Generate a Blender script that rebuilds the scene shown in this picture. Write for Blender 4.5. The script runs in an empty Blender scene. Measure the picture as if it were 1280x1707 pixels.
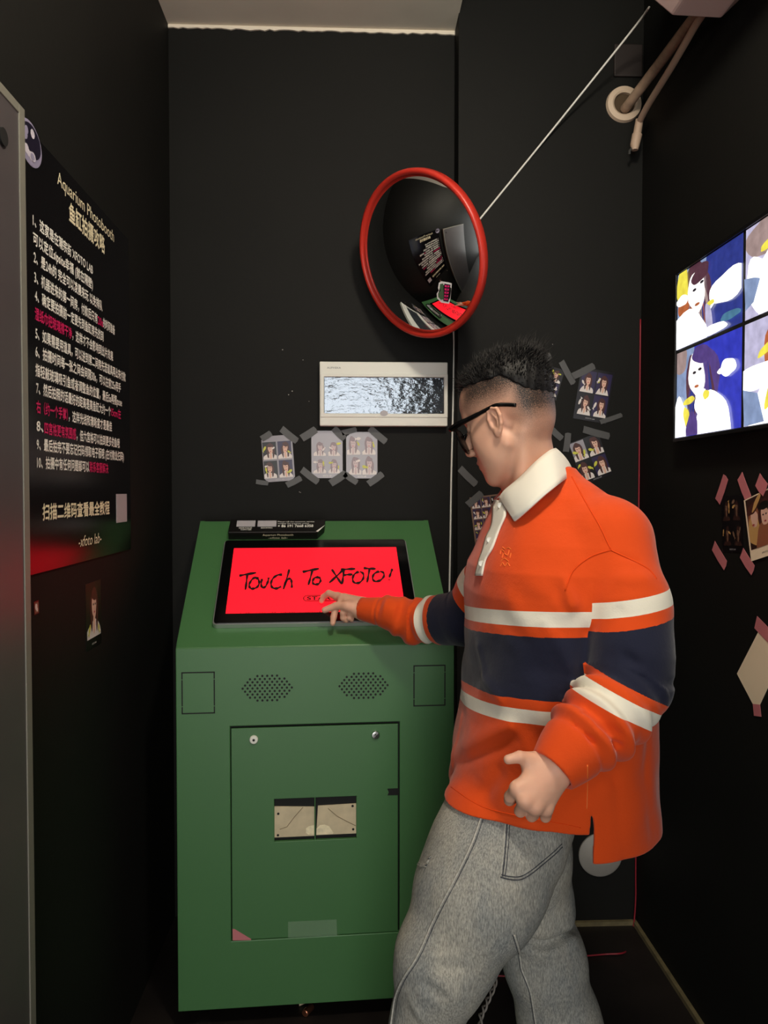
import bpy, bmesh, math, random, time
import numpy as np
from mathutils import Vector, Matrix
from mathutils.bvhtree import BVHTree
random.seed(7); rng = np.random.default_rng(7)
C = bpy.context.scene.collection
T0 = time.time()
def dbg(*a): pass
# ------------------------------------------------------------------ camera, world, lights, exposure
CAM_H, F_PX, YAW, PITCH = 1.42, 1280.0, math.radians(2.24), math.radians(1.57)
cam_d = bpy.data.cameras.new('camera'); cam = bpy.data.objects.new('camera', cam_d); C.objects.link(cam)
cam.location = (0, 0, CAM_H); cam.rotation_euler = (math.pi/2 - PITCH, 0, -YAW)
cam_d.sensor_fit = 'HORIZONTAL'; cam_d.sensor_width = 36.0; cam_d.lens = 36.0*F_PX/1280.0; cam_d.clip_start = .02
bpy.context.scene.camera = cam
sc = bpy.context.scene
sc.view_settings.view_transform = 'Standard'; sc.view_settings.look = 'None'; sc.view_settings.gamma = 1.0
sc.view_settings.use_curve_mapping = False; sc.view_settings.exposure = 0.42
sc.cycles.use_denoising = True
sc.cycles.max_bounces = 8
w = bpy.data.worlds.new('world'); sc.world = w; w.use_nodes = True
bgn = w.node_tree.nodes['Background']; bgn.inputs[0].default_value = (1.0, .985, .94, 1); bgn.inputs[1].default_value = 4.2

def area_light(name, loc, rot, sx, sy, power, col, portal=False):
    l = bpy.data.lights.new(name, 'AREA'); l.shape = 'RECTANGLE'; l.size = sx; l.size_y = sy; l.energy = power; l.color = col
    o = bpy.data.objects.new(name, l); C.objects.link(o); o.location = loc; o.rotation_euler = rot
    if portal: l.cycles.is_portal = True
    return o
ld = bpy.data.lights.new('lamp_light', 'POINT'); ld.energy = 43; ld.color = (1.0, .91, .76); ld.shadow_soft_size = .10
LAMP = bpy.data.objects.new('lamp_light', ld); C.objects.link(LAMP); LAMP.location = (.32, .80, 2.72)
area_light('doorway_portal', (-.05, -1.58, 1.37), (math.pi/2, 0, 0), 1.0, 2.7, 1, (1, 1, 1), portal=True)

# ------------------------------------------------------------------ pixel rays
RC = cam.rotation_euler.to_matrix(); CL = Vector((0, 0, CAM_H))
def ray(px, py):
    return RC @ Vector(((px-640)/F_PX, -(py-853.5)/F_PX, -1.0))
def P(px, py, Y):
    d = ray(px, py); return CL + d*(Y/d.y)
def PX(px, py, X):
    d = ray(px, py); return CL + d*(X/d.x)
def PZ(px, py, z):
    d = ray(px, py); return CL + d*((z-CAM_H)/d.z)
def PP(px, py, p0, n):
    d = ray(px, py); return CL + d*((Vector(p0)-CL).dot(n)/d.dot(n))
def proj(p):
    v = RC.transposed() @ (Vector(p)-CL); return (640+F_PX*v.x/-v.z, 853.5-F_PX*v.y/-v.z)

# ------------------------------------------------------------------ materials
def lin(c):
    return tuple((x/12.92 if x <= .04045 else ((x+.055)/1.055)**2.4) for x in [v/255 for v in c])
def mat(name, col, rough=.5, metal=0., spec=.5, emit=0., var=None, bump=None, alpha=None, trans=0., coat=0.):
    m = bpy.data.materials.new(name); m.use_nodes = True; nt = m.node_tree; b = nt.nodes['Principled BSDF']
    c = (*lin(col), 1)
    b.inputs['Base Color'].default_value = c; b.inputs['Roughness'].default_value = rough; b.inputs['Metallic'].default_value = metal
    b.inputs['Specular IOR Level'].default_value = spec; b.inputs['Transmission Weight'].default_value = trans; b.inputs['Coat Weight'].default_value = coat
    if alpha is not None: b.inputs['Alpha'].default_value = alpha
    if emit:
        b.inputs['Emission Color'].default_value = c; b.inputs['Emission Strength'].default_value = emit
    if var or bump:
        tc = nt.nodes.new('ShaderNodeTexCoord')
    if var:                                   # (scale, amount, detail)
        n = nt.nodes.new('ShaderNodeTexNoise'); n.inputs['Scale'].default_value = var[0]; n.inputs['Detail'].default_value = 6
        nt.links.new(tc.outputs['Object'], n.inputs['Vector'])
        r = nt.nodes.new('ShaderNodeValToRGB'); a = var[1]
        r.color_ramp.elements[0].position = .3; r.color_ramp.elements[1].position = .7
        r.color_ramp.elements[0].color = tuple(x*(1-a) for x in c[:3])+(1,); r.color_ramp.elements[1].color = tuple(min(1, x*(1+a)) for x in c[:3])+(1,)
        nt.links.new(n.outputs['Fac'], r.inputs['Fac']); nt.links.new(r.outputs['Color'], b.inputs['Base Color'])
    if bump:                                  # (scale, strength, distance)
        n2 = nt.nodes.new('ShaderNodeTexNoise'); n2.inputs['Scale'].default_value = bump[0]; n2.inputs['Detail'].default_value = 4
        nt.links.new(tc.outputs['Object'], n2.inputs['Vector'])
        bp = nt.nodes.new('ShaderNodeBump'); bp.inputs['Strength'].default_value = bump[1]; bp.inputs['Distance'].default_value = bump[2]
        nt.links.new(n2.outputs['Fac'], bp.inputs['Height']); nt.links.new(bp.outputs['Normal'], b.inputs['Normal'])
    return m
MT = dict(
 wall=mat('black_wall_paint', (18, 18, 16), .66, spec=.2, var=(3, .12), bump=(60, .15, .002)),
 ceil=mat('offwhite_ceiling', (226, 216, 198), .8, var=(5, .06)),
 floor=mat('dark_floor', (26, 21, 19), .5, var=(6, .4), bump=(40, .2, .002)),
 trim=mat('tan_floor_edge', (104, 94, 66), .7, var=(30, .3)),
 green=mat('green_powder_coat', (66, 112, 66), .42, spec=.5, bump=(900, .08, .0004)),
 slot=mat('black_gap', (4, 4, 4), .7), black=mat('black_plastic', (10, 10, 11), .3), blackg=mat('black_glass_bezel', (5, 5, 6), .12),
 blackcard=mat('black_coated_card', (13, 12, 12), .35), silver=mat('silver_edge', (200, 202, 200), .3, .8),
 chrome=mat('chrome', (225, 225, 225), .15, 1.), cream=mat('cream_metal_flap', (206, 190, 158), .45, var=(25, .12)), creaml=mat('worn_flap_patch', (238, 225, 190), .5, var=(90, .15)),
 scratch=mat('flap_scratch', (128, 112, 84), .6),
 redscreen=mat('red_screen', (255, 24, 40), .3, emit=.73), ink=mat('screen_lettering', (34, 10, 14), .5), 
 white=mat('white_plastic', (226, 226, 216), .4), whitecord=mat('white_cord', (232, 230, 222), .5), redcord=mat('dark_red_cord', (140, 30, 44), .45),
 redrim=mat('red_plastic_rim', (196, 50, 38), .35), mirror=mat('convex_mirror', (225, 228, 228), .02, 1.),
 ptext=mat('printed_white', (240, 238, 228), .5), ppink=mat('printed_pink', (206, 24, 92), .5), pcream=mat('printed_cream', (236, 226, 190), .5),
 poster=mat('glossy_black_poster', (12, 10, 13), .2, spec=.55), pgrey=mat('pale_patch', (178, 174, 178), .5),
 door=mat('grey_door_laminate', (74, 69, 70), .4, var=(4, .06)), dedge=mat('pale_edge_strip', (118, 116, 106), .45),
 acpink=mat('aged_white_plastic', (214, 186, 178), .5), pipe=mat('pipe_wrap', (168, 142, 120), .7, var=(40, .15), bump=(25, .5, .004)), hose=mat('drain_hose', (186, 160, 138), .6), sleeve=mat('wall_sleeve', (206, 184, 160), .6), sleevehole=mat('sleeve_hole', (74, 58, 40), .9), plate=mat('dark_brown', (36, 28, 26), .6),
 tapeg=mat('grey_tape', (78, 78, 78), .45), tapep=mat('pink_tape', (196, 116, 122), .55), tapel=mat('clear_tape', (140, 176, 140), .25, alpha=.35),
 greydisc=mat('grey_cover', (150, 146, 140), .5), copper=mat('copper', (196, 130, 100), .3, .9),
 paper=mat('cream_paper', (244, 224, 194), .6), steel=mat('steel', (150, 150, 148), .3, .9),
)
M = MT

# ------------------------------------------------------------------ mesh builder (all coordinates are world)
class MB:
    def __init__(s): s.v = []; s.f = []; s.m = []; s.mats = []
    def mi(s, m):
        if m not in s.mats: s.mats.append(m)
        return s.mats.index(m)
    def add(s, vs, fs, m):
        o = len(s.v); k = s.mi(m); s.v += [tuple(x) for x in vs]
        for f in fs: s.f.append([i+o for i in f]); s.m.append(k)
    def box(s, fr, u0, u1, v0, v1, w0, w1, m):
        o, a, b, c = fr
        vs = [o+a*u+b*v+c*ww for ww in (w0, w1) for v in (v0, v1) for u in (u0, u1)]
        s.add(vs, [(0, 2, 3, 1), (4, 5, 7, 6), (0, 1, 5, 4), (2, 6, 7, 3), (0, 4, 6, 2), (1, 3, 7, 5)], m)
    def poly(s, fr, pts, w0, m, w1=None):
        o, a, b, c = fr; n = len(pts)
        vs = [o+a*p[0]+b*p[1]+c*w0 for p in pts]
        if w1 is None: s.add(vs, [tuple(range(n))], m); return
        vs += [o+a*p[0]+b*p[1]+c*w1 for p in pts]
        s.add(vs, [tuple(range(n))[::-1], tuple(range(n, 2*n))]+[(i, (i+1) % n, n+(i+1) % n, n+i) for i in range(n)], m)
    def disc(s, fr, cu, cv, ru, rv, w0, m, w1=None, n=20):
        s.poly(fr, [(cu+ru*math.cos(2*math.pi*i/n), cv+rv*math.sin(2*math.pi*i/n)) for i in range(n)], w0, m, w1)
    def ring(s, fr, cu, cv, ri, ro, w0, w1, m, n=32):
        o, a, b, c = fr; vs = []
        for i in range(n):
            t = 2*math.pi*i/n; d = a*math.cos(t)+b*math.sin(t); q = o+a*cu+b*cv
            vs += [q+d*ri+c*w0, q+d*ro+c*w0, q+d*ro+c*w1, q+d*ri+c*w1]
        fs = []
        for i in range(n):
            j = (i+1) % n
            for k in range(4):
                l = (k+1) % 4; fs.append((4*i+k, 4*j+k, 4*j+l, 4*i+l))
        s.add(vs, fs, m)
    def tube(s, pts, r, m, n=8, caps=True):
        pts = [Vector(p) for p in pts]; k = len(pts); rs = r if isinstance(r, (list, tuple)) else [r]*k
        vs = []; prev = None
        for i, p in enumerate(pts):
            t = (pts[min(i+1, k-1)]-pts[max(i-1, 0)]).normalized()
            if prev is None:
                prev = t.orthogonal().normalized()
            a = (prev-t*prev.dot(t)).normalized(); prev = a; b = t.cross(a)
            vs += [p+(a*math.cos(2*math.pi*j/n)+b*math.sin(2*math.pi*j/n))*rs[i] for j in range(n)]
        fs = [(i*n+j, i*n+(j+1) % n, (i+1)*n+(j+1) % n, (i+1)*n+j) for i in range(k-1) for j in range(n)]
        if caps: fs += [tuple(range(n))[::-1], tuple(range((k-1)*n, k*n))]
        s.add(vs, fs, m)
    def lathe(s, fr, cu, cv, prof, m, n=32, cap0=False, cap1=False):
        o, a, b, c = fr; vs = []; k = len(prof)
        for (r, h) in prof:
            for j in range(n):
                t = 2*math.pi*j/n; vs.append(o+a*(cu+r*math.cos(t))+b*(cv+r*math.sin(t))+c*h)
        fs = [(i*n+j, i*n+(j+1) % n, (i+1)*n+(j+1) % n, (i+1)*n+j) for i in range(k-1) for j in range(n)]
        if cap0: fs.append(tuple(range(n))[::-1])
        if cap1: fs.append(tuple(range((k-1)*n, k*n)))
        s.add(vs, fs, m)
    def plate(s, fr, us, vs_, hole, w0, w1, m):
        """thick plate on a grid of u/v lines with the cells named by hole(i, j) left out"""
        o, a, b, c = fr; nu, nv = len(us), len(vs_)
        P0 = [o+a*u+b*v+c*w0 for v in vs_ for u in us]; P1 = [o+a*u+b*v+c*w1 for v in vs_ for u in us]; N = nu*nv
        ok = lambda i, j: 0 <= i < nu-1 and 0 <= j < nv-1 and not hole(i, j)
        fs = []; id_ = lambda i, j: j*nu+i
        for i in range(nu-1):
            for j in range(nv-1):
                if not ok(i, j): continue
                q = [id_(i, j), id_(i+1, j), id_(i+1, j+1), id_(i, j+1)]
                fs.append(tuple(q[::-1])); fs.append(tuple(x+N for x in q))
                for (x, y, nb) in ((q[0], q[1], ok(i, j-1)), (q[1], q[2], ok(i+1, j)), (q[2], q[3], ok(i, j+1)), (q[3], q[0], ok(i-1, j))):
                    if not nb: fs.append((x, y, y+N, x+N))
        s.add(P0+P1, fs, m)
    def build(s, name, parent=None, smooth=False, bevel=0, label=None, angle=40):
        a = np.array(s.v, dtype=np.float64).reshape(-1, 3)
        o = np_obj(name, a, s.f, s.mats, parent, smooth, bevel, label, angle)
        o.data.polygons.foreach_set('material_index', np.array(s.m, dtype=np.int32)); return o
WL = {}
def np_obj(name, a, faces, mats, parent=None, smooth=False, bevel=0, label=None, angle=40):
    lo, hi = a.min(0), a.max(0); c = np.array([(lo[0]+hi[0])/2, (lo[1]+hi[1])/2, lo[2]])
    me = bpy.data.meshes.new(name)
    if isinstance(faces, np.ndarray):
        q = faces.shape[1]; me.vertices.add(len(a)); me.vertices.foreach_set('co', (a-c).astype(np.float32).ravel())
        me.loops.add(faces.size); me.loops.foreach_set('vertex_index', faces.astype(np.int32).ravel())
        me.polygons.add(len(faces)); me.polygons.foreach_set('loop_start', np.arange(0, faces.size, q, dtype=np.int32))
        me.update(calc_edges=True); me.validate()
    else:
        me.from_pydata((a-c).tolist(), [], faces)
    for m in (mats if isinstance(mats, (list, tuple)) else [mats]): me.materials.append(m)
    if not isinstance(faces, np.ndarray):
        bm = bmesh.new(); bm.from_mesh(me)
        bmesh.ops.recalc_face_normals(bm, faces=[f for f in bm.faces]) if name != 'picture' and name != 'lettering' else None
        bm.to_mesh(me); bm.free()
    o = bpy.data.objects.new(name, me); C.objects.link(o)
    if smooth:
        me.polygons.foreach_set('use_smooth', [True]*len(me.polygons))
        if smooth == 'auto':
            me.set_sharp_from_angle(angle=math.radians(angle))
    W = Vector(c); WL[o.name] = W
    if parent: o.parent = parent; o.location = W-WL[parent.name]
    else: o.location = W
    if bevel:
        b = o.modifiers.new('bevel', 'BEVEL'); b.width = bevel; b.segments = 2; b.limit_method = 'ANGLE'
    if label: o['label'] = label
    return o
def thing(name, label, cat, loc, group=None):
    o = bpy.data.objects.new(name, None); C.objects.link(o); o.location = loc; WL[o.name] = Vector(loc); o.empty_display_size = .05
    return tag(o, label, cat, group)
def tag(o, label, cat, group=None):
    o['label'] = label; o['category'] = cat
    if group: o['group'] = group
    return o
def struct(o): o['kind'] = 'structure'; return o
V = Vector
def smooth_path(pts, n=10):
    pts = [V(p) for p in pts]; out = []
    for i in range(len(pts)-1):
        p0, p1, p2, p3 = pts[max(i-1, 0)], pts[i], pts[i+1], pts[min(i+2, len(pts)-1)]
        for k in range(n):
            t = k/n
            out.append(.5*((2*p1)+(p2-p0)*t+(2*p0-5*p1+4*p2-p3)*t*t+(3*p1-p0-3*p2+p3)*t**3))
    out.append(pts[-1]); return out
_txt = {}
def text_geo(s, bold=False):
    key = (s, bold)
    """flat glyph mesh of one line, left aligned on the baseline, size 1"""
    if key in _txt: return _txt[key]
    cu = bpy.data.curves.new('t', 'FONT'); cu.body = s; cu.size = 1.0; cu.resolution_u = 3
    o = bpy.data.objects.new('t', cu); C.objects.link(o); bpy.context.view_layer.update()
    me = bpy.data.meshes.new_from_object(o.evaluated_get(bpy.context.evaluated_depsgraph_get()))
    vs = np.array([v.co[:2] for v in me.vertices]).reshape(-1, 2); fs = [tuple(p.vertices) for p in me.polygons]
    bpy.data.objects.remove(o); bpy.data.curves.remove(cu); bpy.data.meshes.remove(me)
    _txt[key] = (vs, fs); return vs, fs
def put_text(mb, s, fr, u, v, size, m, width=None, w=.0006, shear=0., bold=False, height=None):
    vs, fs = text_geo(s, bold)
    if len(vs) == 0: return 0
    x0, x1 = vs[:, 0].min(), vs[:, 0].max()
    sx = size if width is None else width/(x1-x0)
    o, a, b, c = fr
    for k, (du, dv) in enumerate(((0, 0), (.026, .030), (-.022, -.030)) if bold else ((0, 0),)):
        mb.add([o+a*(u+(p[0]-x0+du)*sx+p[1]*size*shear)+b*(v+(p[1]+dv)*size)+c*(w+k*.00004) for p in vs], fs, m)
    return (x1-x0)*sx

# ------------------------------------------------------------------ room shell
YB, YR, YBACK = 2.55, 2.45, -1.6
LX = P(284, 500, YB).x; RX = P(1066, 800, YR).x; JX = P(757, 400, YB).x
ZC = P(500, 47, YB).z; ZH = ZC+.40
dbg('LX %.3f RX %.3f JX %.3f ZC %.3f' % (LX, RX, JX, ZC))
WF = (V((0, 0, 0)), V((1, 0, 0)), V((0, 1, 0)), V((0, 0, 1)))
def slab(name, x0, x1, y0, y1, z0, z1, m):
    mb = MB(); mb.box(WF, x0, x1, y0, y1, z0, z1, m); return struct(mb.build(name))
slab('floor', LX-.12, RX+.12, YBACK-.1, YB+.12, -.1, 0, M['floor'])
slab('wall_left', LX-.12, LX, YBACK, YB+.12, 0, ZH+.1, M['wall'])
slab('wall_right', RX, RX+.12, YBACK, YB+.12, 0, ZH+.1, M['wall'])
slab('wall_back', LX, JX, YB, YB+.12, 0, ZC+.2, M['wall'])
slab('wall_back_right', JX, RX, YR, YB+.12, 0, ZH+.1, M['wall'])
slab('ceiling', LX, JX+.002, YBACK, YB, ZC, ZC+.1, M['ceil'])
slab('ceiling_right', JX+.002, RX, YBACK, YR, ZH, ZH+.1, M['wall'])
slab('trim_1', JX+.002, JX+.02, YBACK, YR, ZC+.1, ZH, M['wall'])
mb = MB()
mb.plate((V((0, YBACK-.1, 0)), V((1, 0, 0)), V((0, 0, 1)), V((0, 1, 0))), [LX-.12, -.55, .45, RX+.12], [0, 2.72, ZH+.1], lambda i, j: i == 1 and j == 0, 0, .1, M['wall'])
struct(mb.build('wall_front'))
slab('baseboard_back', JX+.01, RX-.012, YR-.012, YR, 0, .014, M['trim'])
slab('baseboard_right', RX-.012, RX, .4, YR, 0, .014, M['trim'])
mb = MB()   # ragged pale plaster bead where ceiling meets the back wall
n = 60
top = [(LX+(JX-LX)*i/n) for i in range(n+1)]
mb.poly((V((0, YB, ZC)), V((1, 0, 0)), V((0, 0, 1)), V((0, -1, 0))), [(x, 0) for x in top[::-1]]+[(x, -.008-.006*random.random()) for x in top], 0, M['ceil'], .006)
struct(mb.build('trim_2'))
# ------------------------------------------------------------------ ceiling lamp above the viewer
lampt = thing('pendant_lamp', 'bare lamp on a short cord above the entrance, out of the picture', 'lamp', (.32, .80, 2.84))
mb = MB(); mb.tube([V((.32, .80, 2.88)), V((.32, .80, ZH-.02))], .004, M['black'], 8); mb.build('cord', lampt, smooth='auto')
mb = MB(); mb.tube([V((.32, .80, ZH-.022)), V((.32, .80, ZH-.0005))], .04, M['white'], 20); mb.build('ceiling_rose', lampt, smooth='auto')
mb = MB(); mb.tube([V((.32, .80, 2.84)), V((.32, .80, 2.88))], .022, M['white'], 16); mb.build('socket', lampt, smooth='auto')
# ------------------------------------------------------------------ green kiosk
ka = math.radians(3.2)
E1 = V((math.cos(ka), math.sin(ka), 0)); E2 = V((-math.sin(ka), math.cos(ka), 0)); E3 = V((0, 0, 1))
KB = .05
K0 = PZ(297, 1687, KB); K0.z = 0
KW = (PP(757, 1068, K0, E2)-K0).dot(E1)
KH1 = .5*((PP(288, 1086, K0, E2)).z+(PP(757, 1068, K0, E2)).z)
best = None
for iv in range(200):
    v = .25+iv*.002
    a = proj(K0+E2*v+E3*1.32); b = proj(K0+E1*KW+E2*v+E3*1.32)
    e = abs((b[0]-a[0])-379)
    if best is None or e < best[0]: best = (e, v)
KD = best[1]
bb = None
for ih in range(400):
    h = 1.1+ih*.001
    e = abs((proj(K0+E2*KD+E3*h)[1]+proj(K0+E1*KW+E2*KD+E3*h)[1])/2-868)
    if bb is None or e < bb[0]: bb = (e, h)
KH2 = bb[1]
dbg('kiosk', K0, 'W %.3f H1 %.3f D %.3f H2 %.3f' % (KW, KH1, KD, KH2), 'back right Y', (K0+E1*KW+E2*KD).y)
FRONT = (K0, E1, E3, -E2)               # u right, v up, w towards the viewer
SL = (E2*KD+E3*(KH2-KH1)); SLEN = SL.length; ES = SL.normalized(); NS = E1.cross(ES).normalized()
SLOPE = (K0+E3*KH1, E1, ES, NS)
def kf(px, py):
    q = PP(px, py, K0, E2)-K0; return q.dot(E1), q.z
def ks(px, py, h=0.):
    o = SLOPE[0]+NS*h; q = PP(px, py, o, NS)-o; return q.dot(E1), q.dot(ES)
kiosk = thing('photo_kiosk', 'green metal photo booth kiosk with sloped top and red touch screen', 'kiosk', tuple(K0+E1*KW/2+E2*KD/2))
T = .014
dL, dB = kf(386, 1568); dR, dT = kf(666, 1203); dL2, _ = kf(383, 1211); dL = (dL+dL2)/2
_, dB2 = kf(668, 1555); dB = (dB+dB2)/2; _, dT2 = kf(383, 1211); dT = (dT+dT2)/2
mb = MB()
mb.plate((K0, E1, E3, -E2), [0, dL, dR, KW], [KB, dB, dT, KH1], lambda i, j: i == 1 and j == 1, -T, 0, M['green'])
o = mb.build('front_panel', kiosk, bevel=.002)
mb = MB()
side = [(0, KB), (KD, KB), (KD, KH2), (0, KH1)]
for u0 in (0, KW-T):
    fr = (K0+E1*u0, E2, E3, E1)
    mb.poly(fr, [(T, KB)]+side[1:3]+[(T, KH1+T*(KH2-KH1)/KD-.001)], 0, M['green'], T)
mb.box((K0, E1, E2, E3), T, KW-T, KD-T, KD, KB, KH2-.02, M['green'])
mb.box((K0, E1, E2, E3), T, KW-T, T, KD-T, KB, KB+.01, M['green'])
mb.build('cabinet_shell', kiosk)
mb = MB(); mb.box(SLOPE, 0, KW, 0, SLEN, -T, 0, M['green']); mb.build('sloped_top', kiosk, bevel=.003)
mb = MB()                                               # dark inside, behind the door
mb.box((K0, E1, E2, E3), dL-.02, dR+.02, T+.001, .20, dB-.02, dT+.02, M['slot'])
mb.build('inner_box', kiosk)
# access door with two slots
g = .004
sl, st = kf(457, 1333); sr, sb = kf(594, 1400); _, st2 = kf(594, 1327); _, sb2 = kf(457, 1402); st = (st+st2)/2; sb = (sb+sb2)/2
sm = kf(525, 1365)[0]
mb = MB()
mb.plate(FRONT, [dL+g*.6, sl, sm-.0015, sm+.0015, sr, dR-g], [dB+g*.4, sb, st, dT-g*1.6], lambda i, j: i in (1, 3) and j == 1, -.012, -.0015, M['green'])
door = mb.build('access_door', kiosk, bevel=.0012)
for (px, py, mt) in ((423, 1233, 'white'), (626, 1225, 'chrome')):
    u, v = kf(px, py); mb = MB()
    mb.lathe(FRONT, u, v, [(.0115, -.0016), (.0115, .002), (.0095, .0045), (.005, .0048), (.0, .0048)], M[mt], 24)
    mb.disc(FRONT, u, v, .0034, .0034, .0049, M['slot'], .0053, 16)
    if mt == 'chrome': mb.box((FRONT[0]+E1*u+E3*v, (E1+E3).normalized(), (E3-E1).normalized(), -E2), -.0085, .0085, -.001, .001, .0048, .0056, M['steel'])
    mb.build('lock', door, smooth='auto', label='white ringed lock' if mt == 'white' else 'bright metal cam lock')
for k, q in enumerate(([(457, 1347), (524, 1347.5), (524, 1396), (457, 1399)], [(530, 1346), (594, 1342), (594, 1392), (527, 1395)])):
    pts = [kf(*p) for p in q]; fr = (K0+E2*.010, E1, E3, -E2); mb = MB()
    mb.poly(fr, [pts[0], pts[3], pts[2], pts[1]], -.003, M['cream'], 0)
    for (hx, hy) in ([(463.5, 1359), (463, 1395)] if k == 0 else [(588, 1346), (589, 1385)]):
        u, v = kf(hx, hy); mb.disc(fr, u, v, .0032, .0032, 0, M['slot'], .0012, 12)
    cx = [(510, 1383), (514, 1380), (523.5, 1378), (523.5, 1394), (514, 1394), (510, 1391)] if k == 0 else [(527.5, 1384), (533, 1378), (541, 1377), (549, 1380), (556, 1391), (555, 1393), (527.5, 1394)]
    mb.poly(fr, [kf(*p) for p in cx], .0006, M['creaml'])
    sc_ = [(505, 1348), (490, 1365), (478, 1381), (466, 1385)] if k == 0 else [(547, 1350), (562, 1363), (577, 1371), (593, 1379)]
    mb.tube([fr[0]+E1*kf(*p)[0]+E3*kf(*p)[1]-E2*.0006 for p in sc_], .0009, M['scratch'], 5)
    mb.build('slot_flap', door)
# thin sticker tapes on the door
mb = MB(); mb.poly(FRONT, [kf(*p) for p in [(387.5, 1549), (391, 1549), (419, 1566), (418, 1567.5), (388, 1568)]], -.0012, M['tapep'], -.0006); mb.build('tape_strip', door, label='pink tape strip on the door corner')
mb = MB(); mb.poly(FRONT, [kf(*p) for p in [(645.5, 1315), (665.5, 1314), (665.5, 1325.5), (646, 1326), (648, 1321)]], -.0012, M['slot'], -.0004); mb.build('tape_strip', door, label='black tape strip on the door edge')
mb = MB(); mb.poly(FRONT, [kf(*p) for p in [(480, 1537), (561, 1533), (562, 1560), (480, 1563.5)]], -.0012, M['tapel'], -.0007); mb.build('tape_strip', door, label='clear tape at the foot of the door')
# square corner panels: four slots each with small bridges
for q in ([(302, 1121), (358, 1119), (358.5, 1189), (303, 1191)], [(688.5, 1109.5), (742.5, 1107.5), (742.5, 1176.5), (689.5, 1177.5)]):
    p = [kf(*x) for x in q]; u0 = (p[0][0]+p[3][0])/2; u1 = (p[1][0]+p[2][0])/2; v1 = (p[0][1]+p[1][1])/2; v0 = (p[2][1]+p[3][1])/2
    mb = MB(); t = .0032; c_ = .006
    mb.box(FRONT, u0, u1, v1-t, v1, -.002, .0004, M['slot']); mb.box(FRONT, u0, u1, v0, v0+t, -.002, .0004, M['slot'])
    for uu in (u0, u1-t):
        h = (v1-v0); 
        for (a, b) in ((v0, v0+.17*h), (v0+.19*h, v1-.19*h), (v1-.17*h, v1)): mb.box(FRONT, uu, uu+t, a, b, -.002, .0004, M['slot'])
    mb.build('corner_slot', kiosk)
# speaker grilles: staggered holes inside an ellipse
for (px, py) in ((445.5, 1147), (606, 1143)):
    u, v = kf(px, py); mb = MB(); sx, sy = .0128, .0081
    for r in range(-4, 5):
        for c_ in range(-7, 8):
            x = (c_+(.5 if r % 2 else 0))*sx; y = r*sy
            if (x/.066)**2+(y/.0395)**2 <= 1.0: mb.disc(FRONT, u+x, v+y, .0031, .0031, -.001, M['slot'], .0004, 10)
    o = mb.build('speaker_grille', kiosk); o['kind'] = 'stuff'
# casters
for (u, v) in ((.06, .07), (KW-.06, .07), (.06, KD-.07), (KW-.06, KD-.07)):
    mb = MB(); q = K0+E1*u+E2*v; fr = (q, E1, E2, E3)
    mb.box(fr, -.03, .03, -.03, .03, KB-.004, KB, M['steel']); mb.lathe((q+E3*.020-E1*.012, E2, E3, E1), 0, 0, [(.0, 0), (.016, 0), (.0195, .004), (.0195, .02), (.016, .024), (0, .024)], M['black'], 20)
    for s_ in (-.017, .014): mb.box(fr, s_, s_+.003, -.014, .014, .016, KB-.003, M['chrome'])
    mb.build('caster', kiosk, smooth='auto')
# touch screen on the slope
sh = .016
BZ = [ks(*p, sh) for p in ((377, 900.5), (678, 899), (693, 1034), (354.5, 1038))]
u0 = (BZ[0][0]+BZ[3][0])/2; u1 = (BZ[1][0]+BZ[2][0])/2; v1 = (BZ[0][1]+BZ[1][1])/2; v0 = (BZ[2][1]+BZ[3][1])/2
RS = [ks(*p, sh) for p in ((392, 915), (663, 911), (672.5, 1018), (373.5, 1023.5))]
r0 = (RS[0][0]+RS[3][0])/2; r1 = (RS[1][0]+RS[2][0])/2; s1 = (RS[0][1]+RS[1][1])/2; s0 = (RS[2][1]+RS[3][1])/2
dbg('bezel', u0, u1, v0, v1, 'screen', r0, r1, s0, s1)
mb = MB()
def rrect(u0, u1, v0, v1, r, n=5):
    out = []
    for (cx, cy, a0) in ((u1-r, v1-r, 0), (u0+r, v1-r, 90), (u0+r, v0+r, 180), (u1-r, v0+r, 270)):
        out += [(cx+r*math.cos(math.radians(a0+90*i/n)), cy+r*math.sin(math.radians(a0+90*i/n))) for i in range(n+1)]
    return out
mb.poly(SLOPE, rrect(u0-.003, u1+.003, v0-.004, v1+.003, .012), 0.0005, M['silver'], sh-.003)
scr = mb.build('screen_frame', kiosk, label='silver edge of the touch screen')
mb = MB(); mb.poly(SLOPE, rrect(u0, u1, v0, v1, .010), sh-.003, M['blackg'], sh); mb.build('screen_bezel', kiosk, label='black glass bezel')
mb = MB(); mb.box(SLOPE, r0, r1, s0, s1, sh-.001, sh+.0003, M['redscreen']); display = mb.build('display', kiosk, label='glowing red display')
def scrop(x, y): return 380+x*.2344, 930+y*.2344
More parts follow.
